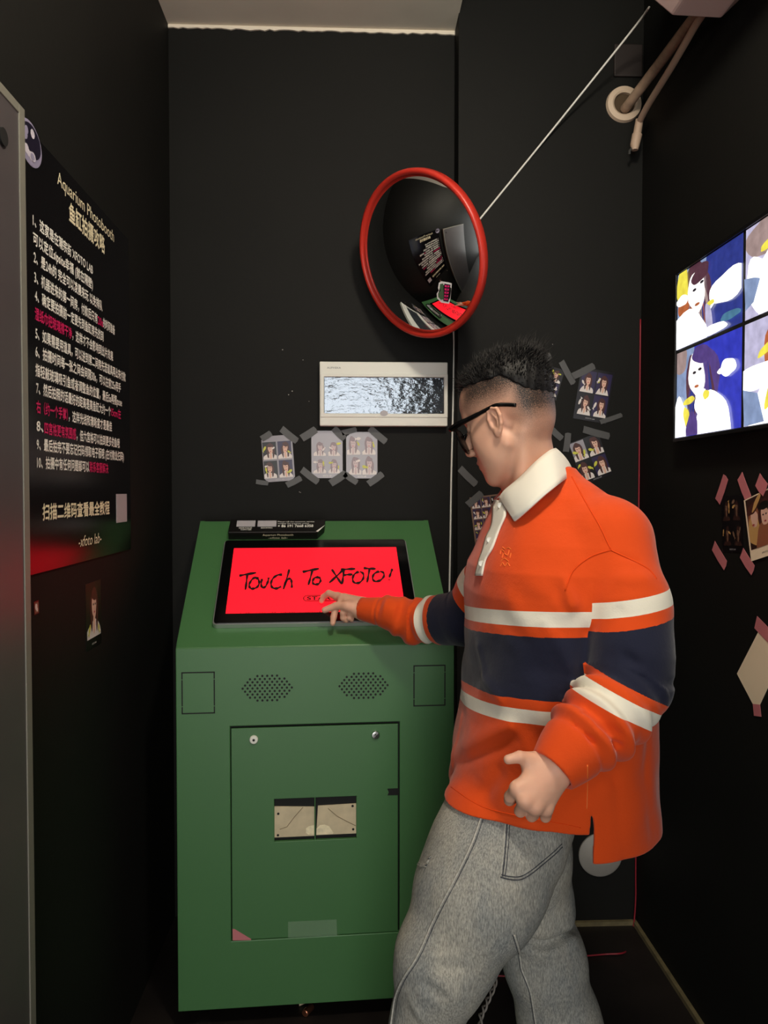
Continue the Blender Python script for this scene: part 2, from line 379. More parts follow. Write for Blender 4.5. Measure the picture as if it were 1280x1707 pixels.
strokes = [[(80, 130), (120, 122), (200, 108)], [(137, 124), (132, 170), (124, 230)],
 [(215, 150), (195, 142), (170, 158), (152, 190), (156, 214), (178, 222), (208, 210), (222, 182), (215, 155), (196, 143)],
 [(242, 152), (236, 190), (246, 214), (268, 204), (284, 170), (290, 142)],
 [(385, 122), (350, 126), (318, 152), (306, 186), (316, 214), (346, 220), (378, 206)],
 [(436, 84), (418, 150), (394, 226)], [(404, 186), (426, 156), (446, 154), (453, 180), (454, 216)],
 [(530, 103), (580, 92), (647, 79)], [(600, 92), (586, 145), (571, 196)],
 [(645, 140), (615, 146), (602, 172), (612, 190), (642, 188), (658, 166), (652, 146), (636, 140)],
 [(738, 84), (775, 140), (808, 190)], [(822, 84), (775, 130), (720, 180)], [(824, 84), (818, 140), (812, 190)], [(802, 86), (850, 83), (905, 80)], [(816, 126), (850, 122), (886, 120)],
 [(930, 100), (898, 120), (886, 155), (900, 180), (935, 178), (962, 148), (960, 114), (938, 100)],
 [(964, 75), (1005, 79), (1050, 80)], [(1006, 80), (998, 130), (988, 178)],
 [(1075, 98), (1040, 116), (1028, 148), (1046, 170), (1082, 162), (1108, 134), (1104, 108), (1080, 98)],
 [(1168, 80), (1158, 110), (1146, 142)], [(1147, 156), (1146, 162)]]
mb = MB()
for s_ in strokes:
    pts = [ks(*scrop(*p), sh) for p in s_]
    P3 = smooth_path([SLOPE[0]+E1*a+ES*b+NS*(sh+.0016) for a, b in pts], 6)
    wv = .0074; L, R = [], []
    for i, p in enumerate(P3):
        t = (P3[min(i+1, len(P3)-1)]-P3[max(i-1, 0)]).normalized(); nn = NS.cross(t)
        ww = wv*(.85+.25*math.sin(i*.9)); nn = nn+ES*nn.dot(ES)*.75; L.append(p+nn*ww*.45); R.append(p-nn*ww*.45)
    n = len(P3); mb.add(L+R, [(i, i+1, n+i+1, n+i) for i in range(n-1)], M['ink'])
mb.build('lettering', display, label='black handwritten lettering reading Touch To XFOTO!')
mb = MB()
a0, b0 = ks(505, 1003.2, sh); a1, b1 = ks(577, 992, sh)
oo = rrect(a0, a1, b0, b1, (b1-b0)*.49); ii = rrect(a0+.0026, a1-.0026, b0+.0026, b1-.0026, (b1-b0)*.49-.0026); n = len(oo)
fr = SLOPE
mb.add([fr[0]+E1*p[0]+ES*p[1]+NS*(sh+.0014) for p in oo+ii], [(i, (i+1) % n, n+(i+1) % n, n+i) for i in range(n)], M['ink'])
mb.build('button_outline', display)
mb = MB(); put_text(mb, 'START', fr, a0+.011, b0+(b1-b0)*.22, (b1-b0)*.84, M['ink'], width=.084, w=sh+.0014, bold=True)
mb.build('lettering', display, label='START lettering')
mb = MB(); uu = ks(400, 1020, sh)[0]; vv = s0+.0008
while uu < ks(560, 1020, sh)[0]:
    l = random.uniform(.002, .006); mb.box(SLOPE, uu, uu+l, vv, vv+random.uniform(.0012, .0024), sh+.0003, sh+.0006, M['ink']); uu += l+random.choice([.0015, .002, .002, .012])
mb.build('lettering', display, label='cropped line of small print along the bottom of the display')

# ------------------------------------------------------------------ black sign box lying on the kiosk top
bh = .030
q0 = ks(381, 900, 0); q1 = ks(538, 900, 0)
qt = ks(389, 866, bh)
vb = (q0[1]+q1[1])/2+.001; vt = qt[1]; ua, ub = q0[0], ks(541, 893, bh)[0]
sign = thing('sign_box', 'flat black card sign box lying above the kiosk screen', 'sign', tuple(SLOPE[0]+E1*(ua+ub)/2+ES*(vb+vt)/2))
mb = MB(); ch = .022
mb.poly(SLOPE, [(ua, vb), (ub-ch, vb), (ub, vb+ch*1.5), (ub+.004, vt), (ua+.002, vt)], .0005, M['blackcard'], bh); mb.build('card_body', sign, bevel=.002)
TOPF = (SLOPE[0]+NS*bh, E1, ES, NS); LIPF = (SLOPE[0]+ES*vb, E1, NS, -ES)
mb = MB()
mb.poly((SLOPE[0]+NS*bh, E1, ES, NS), [(ub-ch-.004, vb+.001), (ub-ch+.002, vb-.002), (ub+.002, vb+ch*1.5)], .0008, M['ptext'], .002); mb.build('peeled_corner', sign, label='white peeled corner')
for (x0, x1, y0, y1) in ((394, 426, 868, 878), (429, 461, 868, 878)):
    a = ks(x0, y1, bh); b = ks(x1, y0, bh); mb = MB(); mb.box(TOPF, a[0], b[0], a[1], b[1], 0, .0006, M['pgrey']); mb.build('pale_square', sign)
def tl(s_, x, y, x2, hpx=4.0, **kw):
    mb = MB(); a = ks(x, y, bh); b = ks(x2, y, bh); c_ = ks(x, y-hpx, bh); put_text(mb, s_, TOPF, a[0], a[1], (c_[1]-a[1])/.72, M['ptext'], width=b[0]-a[0], **kw); mb.build('lettering', sign)
tl('SERVICE', 398, 881.4, 420, 2.4); tl('CENTER', 401, 884.2, 419, 2.4); tl('BOOKING', 435, 881.2, 454, 2.2)
tl('Please call the customer service', 463, 870.8, 524, 2.0); tl('number for inquiries online', 463, 873.8, 515, 2.0); tl('+ 86 191 7668 6358', 463, 879, 522, 4.2, bold=True)
# lip
def lipuv(px, py):
    q = PP(px, py, SLOPE[0]+ES*vb, ES)-(SLOPE[0]+ES*vb); return q.dot(E1), q.dot(NS)
mb = MB(); put_text(mb, 'Aquarium Photobooth', LIPF, lipuv(438, 895)[0], bh*.52, bh*.34, M['pcream'], width=lipuv(489, 895)[0]-lipuv(438, 895)[0])
mb.build('lettering', sign); mb = MB(); put_text(mb, '-xfoto lab-', LIPF, lipuv(447, 895)[0], bh*.14, bh*.34, M['pcream'], width=lipuv(479, 895)[0]-lipuv(447, 895)[0], shear=.3)
mb.build('lettering', sign)

# ------------------------------------------------------------------ poster on the left wall
LFR = (V((LX, 0, 0)), V((0, 1, 0)), V((0, 0, 1)), V((1, 0, 0)))
yF = PX(214, 650, LX).y; yN = PX(40, 600, LX).y
zt = (PX(213, 400, LX).z+PX(47, 217, LX).z)/2; zb = (PX(217, 915, LX).z+PX(56, 957, LX).z)/2
dbg('poster Y %.3f..%.3f z %.3f..%.3f' % (yN, yF, zb, zt))
poster = thing('wall_poster', 'large glossy black poster with white Chinese instructions on the left wall', 'poster', (LX, (yN+yF)/2, zb))
mb = MB(); mb.box(LFR, yN, yF, zb, zt, .0005, .003, M['poster']); mb.build('sheet', poster)
PT = .0036
def pl(nm, s_, a, b, hz, m, **kw):
    mb = MB(); p = PX(*a, LX); q = PX(*b, LX); put_text(mb, s_, LFR, p.y, (p.z+q.z)/2 if kw.pop('avg', True) else p.z, hz, m, width=q.y-p.y, w=PT, **kw); mb.build(nm, poster)
pl('title_lettering', 'Aquarium Photobooth', (92.6, 304), (187.5, 405), .038, M['pcream'])
pl('title_lettering', '鱼缸拍摄攻略', (112.5, 366), (172, 421), .044, M['pcream'], bold=True)
pl('title_lettering', '扫描二维码查看最全教程', (68, 864.5), (180, 855.5), .034, M['pcream'], bold=True)
pl('title_lettering', '-xfoto lab-', (128, 913), (166, 903.5), .034, M['pcream'], shear=.28)
HZ = .0255
rows = [('1、这家是在潮宗街 XFOTO LAB', (51.6, 378), (152, 454)), ('可以定位sipsite幸福 (就在隔壁)', (52, 408), (152, 479)), ('2、是24h的 完全可以凌晨来玩 以免排队', (53, 437), (168, 517)),
 ('3、机器进来的第一间房，付款后只有', (54, 468.5), (160, 539)), ('的时间准备', (169.5, 545), (189, 557)), ('4、确定要拍摄前一定要先到鱼缸房先找到', (55, 499.6), (170, 568.5)),
 ('，这样才不会影响到出片效果', (118, 563.5), (186, 602)), ('5、如果需要用道具，可以进到第二间房先选道具再出来付款', (56, 562), (207, 636)), ('6、拍摄时间每一张之间会间隔30s，可以在前25s用手', (56, 593.5), (199, 653)),
 ('指轻敲玻璃吸引鱼或者调整鱼的位置，最后5s再摆pose', (56, 625), (200.8, 677)), ('7、然后拍照的话最好的距离是离鱼缸大约一个', (57.4, 656), (182, 691.5)), ('，这样光线和清晰度才是最佳', (112, 699), (184, 719)),
 ('8、', (58, 717.5), (69, 719.5)), ('，但六宫格可以拍到更多的鱼哦', (125, 733), (197, 745)), ('9、最后拍完不要忘记扫码领取电子版哦 (在付款处扫码)', (58, 748), (204, 768)), ('10、拍摄中有任何问题都可以', (58.6, 779), (146, 785))]
pink = [('20s', (160.5, 539.5), (169, 545)), ('湿纸巾把玻璃擦干净', (55, 531.6), (117, 563)), ('15cm左', (182.5, 691.7), (199, 698)), ('右（约一个手掌）', (57.4, 687.5), (110, 698)), ('四宫格更有氛围感', (71, 720), (124, 733)), ('联系客服解决', (146.7, 785), (178, 788))]
for s_, a, b in rows: pl('lettering', s_, a, b, HZ, M['ptext'], bold=True)
for s_, a, b in pink: pl('pink_lettering', s_, a, b, HZ, M['ppink'], bold=True)
a = PX(192, 872, LX); b = PX(209, 823, LX); mb = MB(); mb.box(LFR, a.y, b.y, (PX(192, 872, LX).z+PX(209, 869, LX).z)/2, (PX(192, 824, LX).z+b.z)/2, .003, .0036, M['pgrey']); mb.build('pale_square', poster)
mb = MB()                                              # round photo at the top corner, partly covered
MT['bub0'] = mat('bubble_dark', (30, 26, 44), .3); MT['bub1'] = mat('bubble_rim', (150, 144, 172), .3); MT['bub2'] = mat('bubble_pale', (206, 200, 214), .3)
c_ = PX(55, 247, LX); cy, cz = c_.y-.02, c_.z
mb.disc(LFR, cy, cz, .052, .040, .003, M['bub1'], .0034, 28); mb.disc(LFR, cy+.004, cz+.006, .043, .030, .0034, M['bub0'], .0037, 28)
for k in range(9):
    an = random.uniform(0, 6.3); mb.disc(LFR, cy+.028*math.cos(an), cz+.022*math.sin(an), random.uniform(.006, .013), random.uniform(.005, .010), .0037+.0001*k, random.choice([M['bub2'], M['bub1']]), None, 9)
mb.build('round_photo', poster, label='round pale photo at the top left corner')

# ------------------------------------------------------------------ grey open door leaf with its edge strip (far left)
DX = LX+.042
yE = PX(46, 700, DX).y; zE = PX(44.5, 189, DX).z
dbg('door edge Y %.3f z %.3f' % (yE, zE))
mb = MB(); mb.box(WF, LX+.006, DX, .42, yE-.002, .006, zE-.002, M['door']); door1 = struct(mb.build('door_1', bevel=.001))
mb = MB(); DF = (V((DX, 0, 0)), V((0, 1, 0)), V((0, 0, 1)), V((1, 0, 0))); ew = .022
mb.box(DF, yE-ew, yE, .006, zE, -.036, .002, M['dedge']); mb.box(DF, .42, yE-ew, zE-ew*.7, zE, -.036, .002, M['dedge'])
mb.build('edge_strip', door1, bevel=.001, label='pale metal edge strip')
q = PX(3, 228, DX); mb = MB(); mb.disc(DF, q.y, q.z, .014, .014, 0, M['slot'], .004); mb.build('lock', door1, label='dark round lock')
# ------------------------------------------------------------------ implicit surfaces (bodies and clothes grown as one skin each)
def smin(a, b, k):
    h = np.maximum(k-np.abs(a-b), 0)/k; return np.minimum(a, b)-h*h*k*.25
def smax(a, b, k): return -smin(-a, -b, k)
A3 = lambda p: np.array([p[0], p[1], p[2]], dtype=np.float64)
def capd(p, a, b, ra, rb):
    a = A3(a); ab = A3(b)-a; t = np.clip(((p-a)@ab)/(ab@ab), 0, 1)
    return np.linalg.norm(p-a-t[:, None]*ab, axis=1)-(ra+(rb-ra)*t)
def ell(p, c, r, R=None):
    q = p-A3(c)
    if R is not None: q = q@R
    r = np.array(r, float); k0 = np.linalg.norm(q/r, axis=1); k1 = np.linalg.norm(q/(r*r), axis=1)
    return k0*(k0-1)/np.maximum(k1, 1e-6)
def chain(p, pts, rs, k=.006):
    d = None
    for i in range(len(pts)-1):
        c = capd(p, pts[i], pts[i+1], rs[i], rs[i+1]); d = c if d is None else smin(d, c, k)
    return d
def segdist(p, pts):
    d = None
    for i in range(len(pts)-1):
        c = capd(p, pts[i], pts[i+1], 0, 0); d = c if d is None else np.minimum(d, c)
    return d
def polyparam(p, pts):
    """arc length of the closest point of a polyline, and its distance"""
    best = np.full(len(p), 1e9); tt = np.zeros(len(p)); acc = 0.
    for i in range(len(pts)-1):
        a = A3(pts[i]); ab = A3(pts[i+1])-a; L = math.sqrt(ab@ab); t = ((p-a)@ab)/(L*L)
        lo = -10 if i == 0 else 0; hi = 10 if i == len(pts)-2 else 1
        t = np.clip(t, lo, hi); d = np.linalg.norm(p-a-t[:, None]*ab, axis=1); m = d < best
        best = np.where(m, d, best); tt = np.where(m, acc+t*L, tt); acc += L
    return tt, best
def surface(f, lo, hi, h, B=8):
    """surface nets over the blocks the surface passes through"""
    lo = np.array(lo, float); n = np.ceil((np.array(hi, float)-lo)/h/B).astype(int)+1
    cc = np.stack(np.meshgrid(*[np.arange(k) for k in n], indexing='ij'), -1).reshape(-1, 3)
    dc = f(lo+(cc+.5)*B*h)
    act = np.abs(dc) < B*h*1.25+.006
    N = n*B; Vg = np.repeat(np.repeat(np.repeat(np.where(dc < 0, -1., 1.).astype(np.float32).reshape(n), B, 0), B, 1), B, 2)
    off = np.stack(np.meshgrid(*[np.arange(B)]*3, indexing='ij'), -1).reshape(-1, 3)
    ab = cc[act]
    for s in range(0, len(ab), 600):
        ij = (ab[s:s+600, None, :]*B+off[None]).reshape(-1, 3)
        Vg[ij[:, 0], ij[:, 1], ij[:, 2]] = f(lo+ij*h)
    ins = Vg < 0
    c8 = [(a, b, c) for a in (0, 1) for b in (0, 1) for c in (0, 1)]
    mixc = np.zeros(tuple(N-1), np.uint8)
    for (a, b, c) in c8: mixc += ins[a:N[0]-1+a, b:N[1]-1+b, c:N[2]-1+c]
    cells = np.argwhere((mixc > 0) & (mixc < 8)); del mixc
    vals = np.stack([Vg[cells[:, 0]+a, cells[:, 1]+b, cells[:, 2]+c] for (a, b, c) in c8], 1)
    pos = np.zeros((len(cells), 3)); cnt = np.zeros(len(cells))
    for i in range(8):
        for j in range(i+1, 8):
            if sum(abs(np.subtract(c8[i], c8[j]))) != 1: continue
            m = (vals[:, i] < 0) != (vals[:, j] < 0)
            t = vals[:, i]/np.where(m, vals[:, i]-vals[:, j], 1); pi, pj = np.array(c8[i], float), np.array(c8[j], float)
            pos += np.where(m[:, None], pi+(pj-pi)*t[:, None], 0); cnt += m
    vert = lo+(cells+pos/cnt[:, None])*h
    key = (cells[:, 0]*N[1]+cells[:, 1])*N[2]+cells[:, 2]
    def look(q):
        k = (q[:, 0]*N[1]+q[:, 1])*N[2]+q[:, 2]; i = np.minimum(np.searchsorted(key, k), len(key)-1); return np.where(key[i] == k, i, -1)
    faces = []
    for ax in range(3):
        o1, o2 = [(1, 2), (2, 0), (0, 1)][ax]
        s0 = [slice(None)]*3; s1 = [slice(None)]*3; s0[ax] = slice(0, N[ax]-1); s1[ax] = slice(1, N[ax])
        x = ins[tuple(s0)] != ins[tuple(s1)]; e = np.argwhere(x); flip = ins[tuple(s0)][x]
        q = []
        for (a, b) in ((-1, -1), (0, -1), (0, 0), (-1, 0)):
            cq = e.copy(); cq[:, o1] += a; cq[:, o2] += b; q.append(look(cq) if len(cq) else np.zeros(0, int))
        q = np.stack(q, 1); ok = (q >= 0).all(1); q = q[ok]; fl = flip[ok]
        q[~fl] = q[~fl][:, ::-1]; faces.append(q)
    faces = np.concatenate(faces)
    # drop stray specks
    return vert, faces
def set_attr(o, name, arr):
    a = o.data.attributes.new(name, 'FLOAT', 'POINT'); a.data.foreach_set('value', np.asarray(arr, np.float32))
def bvh_of(vert, faces):
    return BVHTree.FromPolygons([tuple(v) for v in vert], [tuple(map(int, q)) for q in faces])
def drape(bvh, pix, off, Yguess=1.5):
    """points of the surface seen along pixel rays, lifted off it a little"""
    out = []
    for (x, y) in pix:
        d = ray(x, y).normalized(); hit = bvh.ray_cast(CL, d)
        if hit[0] is None:
            q = P(x, y, Yguess); hit = bvh.find_nearest(q)
        n = hit[1] if hit[1].dot(d) < 0 else -hit[1]
        out.append(hit[0]+n*off)
    return out
def dense(pix, n):
    q = smooth_path([V((x, y, 0)) for x, y in pix], n); return [(p.x, p.y) for p in q]

# ------------------------------------------------------------------ the person: frames and joints
YM = 1.55
PSI = math.radians(1)
FB = np.array([-math.cos(PSI), -math.sin(PSI), 0]); LB = np.array([math.sin(PSI), -math.cos(PSI), 0])
man = thing('person', 'person in an orange striped rugby shirt, grey jeans and black sunglasses touching the red screen', 'person', (P(850, 1340, YM).x, YM, 0))
HYAW, HPIT = math.radians(33), math.radians(20)
hf0 = np.array([-math.cos(HYAW), math.sin(HYAW), 0]); hl = np.array([-math.sin(HYAW), -math.cos(HYAW), 0]); up = np.array([0, 0, 1.])
HFW = hf0*math.cos(HPIT)-up*math.sin(HPIT); HUP = hf0*math.sin(HPIT)+up*math.cos(HPIT)
HR = np.stack([HFW, hl, HUP], 1)                 # columns: forward, near side, up
HC = A3(P(851, 700, 1.545)); HS = np.array([.90, .97, .97])
def hw(x, y, z): return HC+HR@(HS*np.array([x, y, z]))
# near (left) arm
nS, nE, nB, nW = P(1012, 902, 1.40), P(1050, 1140, 1.30), P(985, 1212, 1.235), P(922, 1280, 1.205)
# far (right) arm
rS, rE = P(880, 893, 1.73), P(778, 1030, 1.87)
def sY(px, py, h=0.):                            # depth of the display surface along a pixel
    return PP(px, py, SLOPE[0]+NS*(.0165+h), NS).y
YW = sY(600, 1014)-.085
rW = P(606, 1015, YW)
def rh(px, py, h): return A3(PP(px, py, SLOPE[0]+NS*(.0165+h), NS))
# hands ------------------------------------------------------------
def hand(p, wrist, fore, palm, fingers, pk=.016):
    base = capd(p, fore[0], wrist, fore[1], fore[2])
    for a, b, ra, rb in palm: base = smin(base, capd(p, a, b, ra, rb), pk)
    out = base
    for pts, rs in fingers:
        out = np.minimum(out, smin(base, chain(p, pts, rs, .003), .007))
    return out
def LP(x, y, Y): return A3(P(x, y, Y))
Lw = LP(927, 1279, 1.212)
Lmcp = [LP(862, 1314, 1.186), LP(875, 1334, 1.176), LP(892, 1345, 1.178), LP(910, 1348, 1.190)]
L_palm = [(LP(920, 1272, 1.212), Lmcp[0], .0175, .0112), (LP(924, 1280, 1.206), Lmcp[1], .018, .0118), (LP(928, 1287, 1.208), Lmcp[2], .017, .0115), (LP(932, 1293, 1.212), Lmcp[3], .015, .0108),
          (LP(905, 1268, 1.215), LP(880, 1272, 1.205), .0165, .012)]
L_f = [([LP(889, 1266, 1.208), LP(866, 1262, 1.200), LP(847, 1266, 1.198)], [.0118, .0095, .0076]),
       ([Lmcp[0], LP(850, 1328, 1.205), LP(849, 1334, 1.226), LP(860, 1330, 1.240)], [.0108, .0092, .0085, .0075]),
       ([Lmcp[1], LP(867, 1352, 1.200), LP(870, 1351, 1.224), LP(880, 1340, 1.236)], [.0110, .0093, .0086, .0076]),
       ([Lmcp[2], LP(886, 1360, 1.202), LP(890, 1358, 1.226), LP(898, 1346, 1.236)], [.0108, .0090, .0084, .0075]),
       ([Lmcp[3], LP(909, 1362, 1.206), LP(911, 1360, 1.224), LP(916, 1350, 1.234)], [.0098, .0082, .0076, .0068])]
Rw = A3(rW)
Rm = [rh(563, 995, .040), rh(572, 1000, .050), rh(580, 1006, .055), rh(587, 1012, .052)]
R_palm = [(Rw+np.array([0, 0, .008]), Rm[0], .021, .0125), (Rw, Rm[1], .022, .0125), (Rw, Rm[2], .021, .012), (Rw-np.array([0, 0, .008]), Rm[3], .019, .011), (Rw-np.array([0, .008, .006]), rh(578, 1011, .070), .019, .013)]
R_f = [([rh(581, 1010, .072), rh(560, 1010, .060), rh(541, 1017, .048)], [.0125, .0102, .0082]),
       ([Rm[0], rh(548, 989, .034), rh(539, 995, .018), rh(536, 1002, .0078)], [.0112, .0092, .0082, .0070]),
       ([Rm[1], rh(559, 1016, .048), rh(556, 1029, .034), rh(554.5, 1039, .024)], [.0108, .0092, .0084, .0072]),
       ([Rm[2], rh(572, 1021, .052), rh(572, 1030, .038), rh(577, 1034, .030)], [.0105, .0088, .0080, .0070]),
       ([Rm[3], rh(583, 1022, .052), rh(582, 1030, .040), rh(586, 1033, .034)], [.0095, .0080, .0072, .0062])]
def head_local(q):
    sy = np.abs(q[:, 1]); s = np.stack([q[:, 0], sy, q[:, 2]], 1)     # mirrored in the middle plane
    d = ell(q, (-.012, 0, .050), (.098, .077, .086))
    d = smin(d, ell(q, (.038, 0, .048), (.062, .067, .058)), .03)
    d = smin(d, ell(q, (.040, 0, -.030), (.052, .060, .078)), .03)
    d = smin(d, ell(q, (-.052, 0, -.005), (.047, .058, .055)), .03)
    d = smin(d, capd(s, (.060, .042, -.022), (.020, .056, -.012), .020, .015), .03)          # cheekbone
    d = smin(d, capd(s, (.004, .052, -.052), (.070, .018, -.099), .018, .018), .03)          # jaw
    d = smin(d, ell(s, (.046, .026, -.058), (.034, .034, .044)), .03)                        # cheek
    d = smin(d, ell(q, (.080, 0, -.102), (.019, .022, .018)), .014)                          # chin
    d = smin(d, ell(q, (.080, 0, -.066), (.022, .030, .026)), .018)                          # mouth mound
    d = smin(d, capd(s, (.094, .006, .030), (.078, .044, .030), .010, .009), .012)           # brow
    d = smax(d, -ell(s, (.104, .033, .008), (.020, .018, .012)), .012)                       # eye socket
    d = smin(d, ell(s, (.078, .033, .008), (.0135, .015, .0125)), .003)                      # eyeball and lids
    d = smin(d, chain(q, [(.094, 0, .018), (.110, 0, -.010), (.118, 0, -.030)], [.008, .009, .0105], .006), .008)   # nose
    d = smin(d, ell(s, (.106, .0125, -.036), (.011, .0075, .008)), .006)
    d = smin(d, ell(q, (.099, 0, -.0610), (.0085, .019, .0058)), .004)                       # lips
    d = smin(d, ell(q, (.0965, 0, -.0725), (.0085, .017, .0064)), .004)
    # ears
    ea = math.radians(11); ax = np.array([math.cos(ea), -math.sin(ea), 0]); an = np.array([math.sin(ea), math.cos(ea), 0])
    R = np.stack([ax, an, np.array([0, 0, 1.])], 1); tl = math.radians(8)
    Rt = np.array([[math.cos(tl), 0, -math.sin(tl)], [0, 1, 0], [math.sin(tl), 0, math.cos(tl)]]); R = R@Rt
    e = ((s-np.array([.004, .0770, -.008]))@R)/np.array([.98, .95, .88])
    ear = ell(e, (0, 0, 0), (.0165, .0045, .030))
    rim = [(.013, .001, -.012), (.0165, .003, .008), (.012, .004, .026), (0, .0045, .0315), (-.012, .005, .026), (-.0165, .005, .010), (-.0145, .004, -.008), (-.006, .002, -.024)]
    ear = smin(ear, chain(e, rim, [.003, .0034, .0038, .0040, .0042, .0042, .0040, .0044], .003), .004)
    ear = smin(ear, chain(e, [(.004, .003, .020), (-.006, .004, .006), (-.004, .003, -.010)], [.0028, .0030, .0028], .003), .003)   # inner fold
    ear = smin(ear, ell(e, (.002, .001, -.028), (.0075, .005, .009)), .006)                  # lobe
    ear = smax(ear, -ell(e, (.004, .006, -.004), (.0075, .0055, .011)), .003)                # concha
    ear = smin(ear, ell(e, (.013, .002, -.006), (.004, .004, .006)), .003)                   # tragus
    d = smin(d, ear*.88, .004)
    return d
nk = [hw(-.030, 0, -.025), LP(877, 765, 1.552), LP(898, 822, 1.56), LP(915, 870, 1.56)]
chest = LP(930, 960, 1.56); waist = LP(895, 1275, 1.54)
def f_head(p): return head_local(((p-HC)@HR)/HS)*.93
def f_trunk(p):
    d = chain(p, nk, [.048, .048, .054, .075], .03)
    d = smin(d, capd(p, nk[2], A3(nS), .050, .050), .05); d = smin(d, capd(p, nk[2], A3(rS), .050, .050), .05)
    d = smin(d, capd(p, chest, waist, .120, .105), .06)
    d = smin(d, capd(p, hw(-.028, .040, -.045), LP(872, 838, 1.505), .013, .012), .030)
    return d
def f_larm(p): return smin(chain(p, [nS, nE], [.048, .040], .02), chain(p, [nE, P(1010, 1196, 1.255), P(951, 1250, 1.22), Lw], [.038, .036, .027, .026], .02), .02)
FMID = [P(738, 1032, 1.93), P(690, 1035, 1.985), P(655, 1023, YW-.05)]
def f_rarm(p): return smin(chain(p, [rS, rE], [.048, .040], .02), chain(p, [rE]+FMID+[Rw], [.040, .036, .031, .0255, .0225], .02), .02)
def f_lhand(p): return hand(p, Lw, (A3(nB), .034, .0255), L_palm, L_f)
def f_rhand(p): return hand(p, Rw, (A3(FMID[2]), .0255, .0225), R_palm, R_f)
regions = [(f_head, HC, .22, .02), (f_trunk, (nk[2]+waist)/2, .55, .012), (f_larm, (A3(nS)+A3(nB))/2, .30, .03), (f_rarm, (A3(rS)+Rw)/2, .42, .03), (f_lhand, LP(890, 1310, 1.2), .13, .01), (f_rhand, rh(575, 1010, .04), .13, .01)]
def f_body(p):
    d = np.full(len(p), .3)
    for f, c, r, k in regions:
        m = ((p-A3(c))**2).sum(1) < (r+.05)**2
        if m.any(): d[m] = smin(d[m], f(p[m]), k)
    return d
bp = [np.array(x) for x in ([hw(.12, 0, 0), hw(0, 0, .15), A3(nE), A3(nS), A3(rS), A3(rE), Rw, waist, rh(536, 1002, .0)]+[q for pts, _ in L_f for q in pts])]
lo = np.min(bp, 0)-np.array([.07, .09, .06]); hi = np.max(bp, 0)+np.array([.09, .09, .04])
dbg('body box', lo, hi)
bv, bf = surface(f_body, lo, hi, .0021)
dbg('body', len(bv), time.time()-T0)
q = ((bv-HC)@HR)/HS
rr = np.linalg.norm(q, axis=1)
# head attributes: cropped hair on the sides and nape, lips
x, y, z = q[:, 0], np.abs(q[:, 1]), q[:, 2]
hl_front = .078-.30*np.maximum(z-.035, 0)                       # temple line
top = 1/(1+np.exp(-(z-(.026+.20*np.clip(x-.010, 0, .1)))/.007))*1/(1+np.exp(-(hl_front-x)/.006))
nape = 1/(1+np.exp(-(-.030-x+.25*np.clip(-.0-z, -.02, .1))/.007))*1/(1+np.exp(-(z+.058)/.014))
fade = np.maximum(top, nape)*(rr < .2)
earz = (x > -.022) & (x < .032) & (z > -.036) & (z < .028) & (y > .0735)
fade = np.where(earz, 0, fade)
dens = fade*(.40+.60*np.clip((z-.015)/.05, 0, 1))
dens = np.where(fade > .02, np.maximum(dens, fade*np.clip((-.020-x)/.045, 0, 1)*np.clip((z+.058)/.060, 0, 1)), dens)
lip = np.exp(-(((x-.100)/.012)**2+((z+.067)/.011)**2+(y/.022)**2)**2)*(rr < .2)

def attr_node(nt, name):
    a = nt.nodes.new('ShaderNodeAttribute'); a.attribute_name = name; return a
def mixrgb(nt, fac, a, b):
    m = nt.nodes.new('ShaderNodeMix'); m.data_type = 'RGBA'
    for sock, v in ((m.inputs[0], fac), (m.inputs[6], a), (m.inputs[7], b)):
        if isinstance(v, (tuple, float, int)): sock.default_value = v
        else: nt.links.new(v, sock)
    return m.outputs[2]
def skin_mat():
    m = mat('skin', (214, 160, 132), .5, spec=.4); nt = m.node_tree; b = nt.nodes['Principled BSDF']
    b.inputs['Subsurface Weight'].default_value = .12; b.inputs['Subsurface Radius'].default_value = (.012, .005, .003); b.inputs['Subsurface Scale'].default_value = 1.
    tc = nt.nodes.new('ShaderNodeTexCoord')
    n = nt.nodes.new('ShaderNodeTexNoise'); n.inputs['Scale'].default_value = 28; n.inputs['Detail'].default_value = 5; nt.links.new(tc.outputs['Object'], n.inputs['Vector'])
    base = mixrgb(nt, n.outputs['Fac'], (*lin((214, 158, 132)), 1), (*lin((230, 182, 156)), 1))
    base = mixrgb(nt, attr_node(nt, 'lip').outputs['Fac'], base, (*lin((196, 96, 92)), 1))
    n2 = nt.nodes.new('ShaderNodeTexNoise'); n2.inputs['Scale'].default_value = 620; n2.inputs['Detail'].default_value = 2; nt.links.new(tc.outputs['Object'], n2.inputs['Vector'])
    mp = nt.nodes.new('ShaderNodeMapRange'); mp.inputs[1].default_value = .35; mp.inputs[2].default_value = .65; mp.inputs[3].default_value = -.22; mp.inputs[4].default_value = .22
    nt.links.new(n2.outputs['Fac'], mp.inputs[0])
    fd = attr_node(nt, 'fade'); ad = nt.nodes.new('ShaderNodeMath'); ad.operation = 'MULTIPLY_ADD'; ad.use_clamp = True
    nt.links.new(mp.outputs[0], ad.inputs[0]); nt.links.new(fd.outputs['Fac'], ad.inputs[1]); nt.links.new(fd.outputs['Fac'], ad.inputs[2])
    col = mixrgb(nt, ad.outputs[0], base, (*lin((34, 30, 28)), 1))
    nt.links.new(col, b.inputs['Base Color']); return m
M['skin'] = skin_mat()
body = np_obj('body', bv, bf, M['skin'], man, smooth=True)
set_attr(body, 'fade', dens); set_attr(body, 'lip', lip)
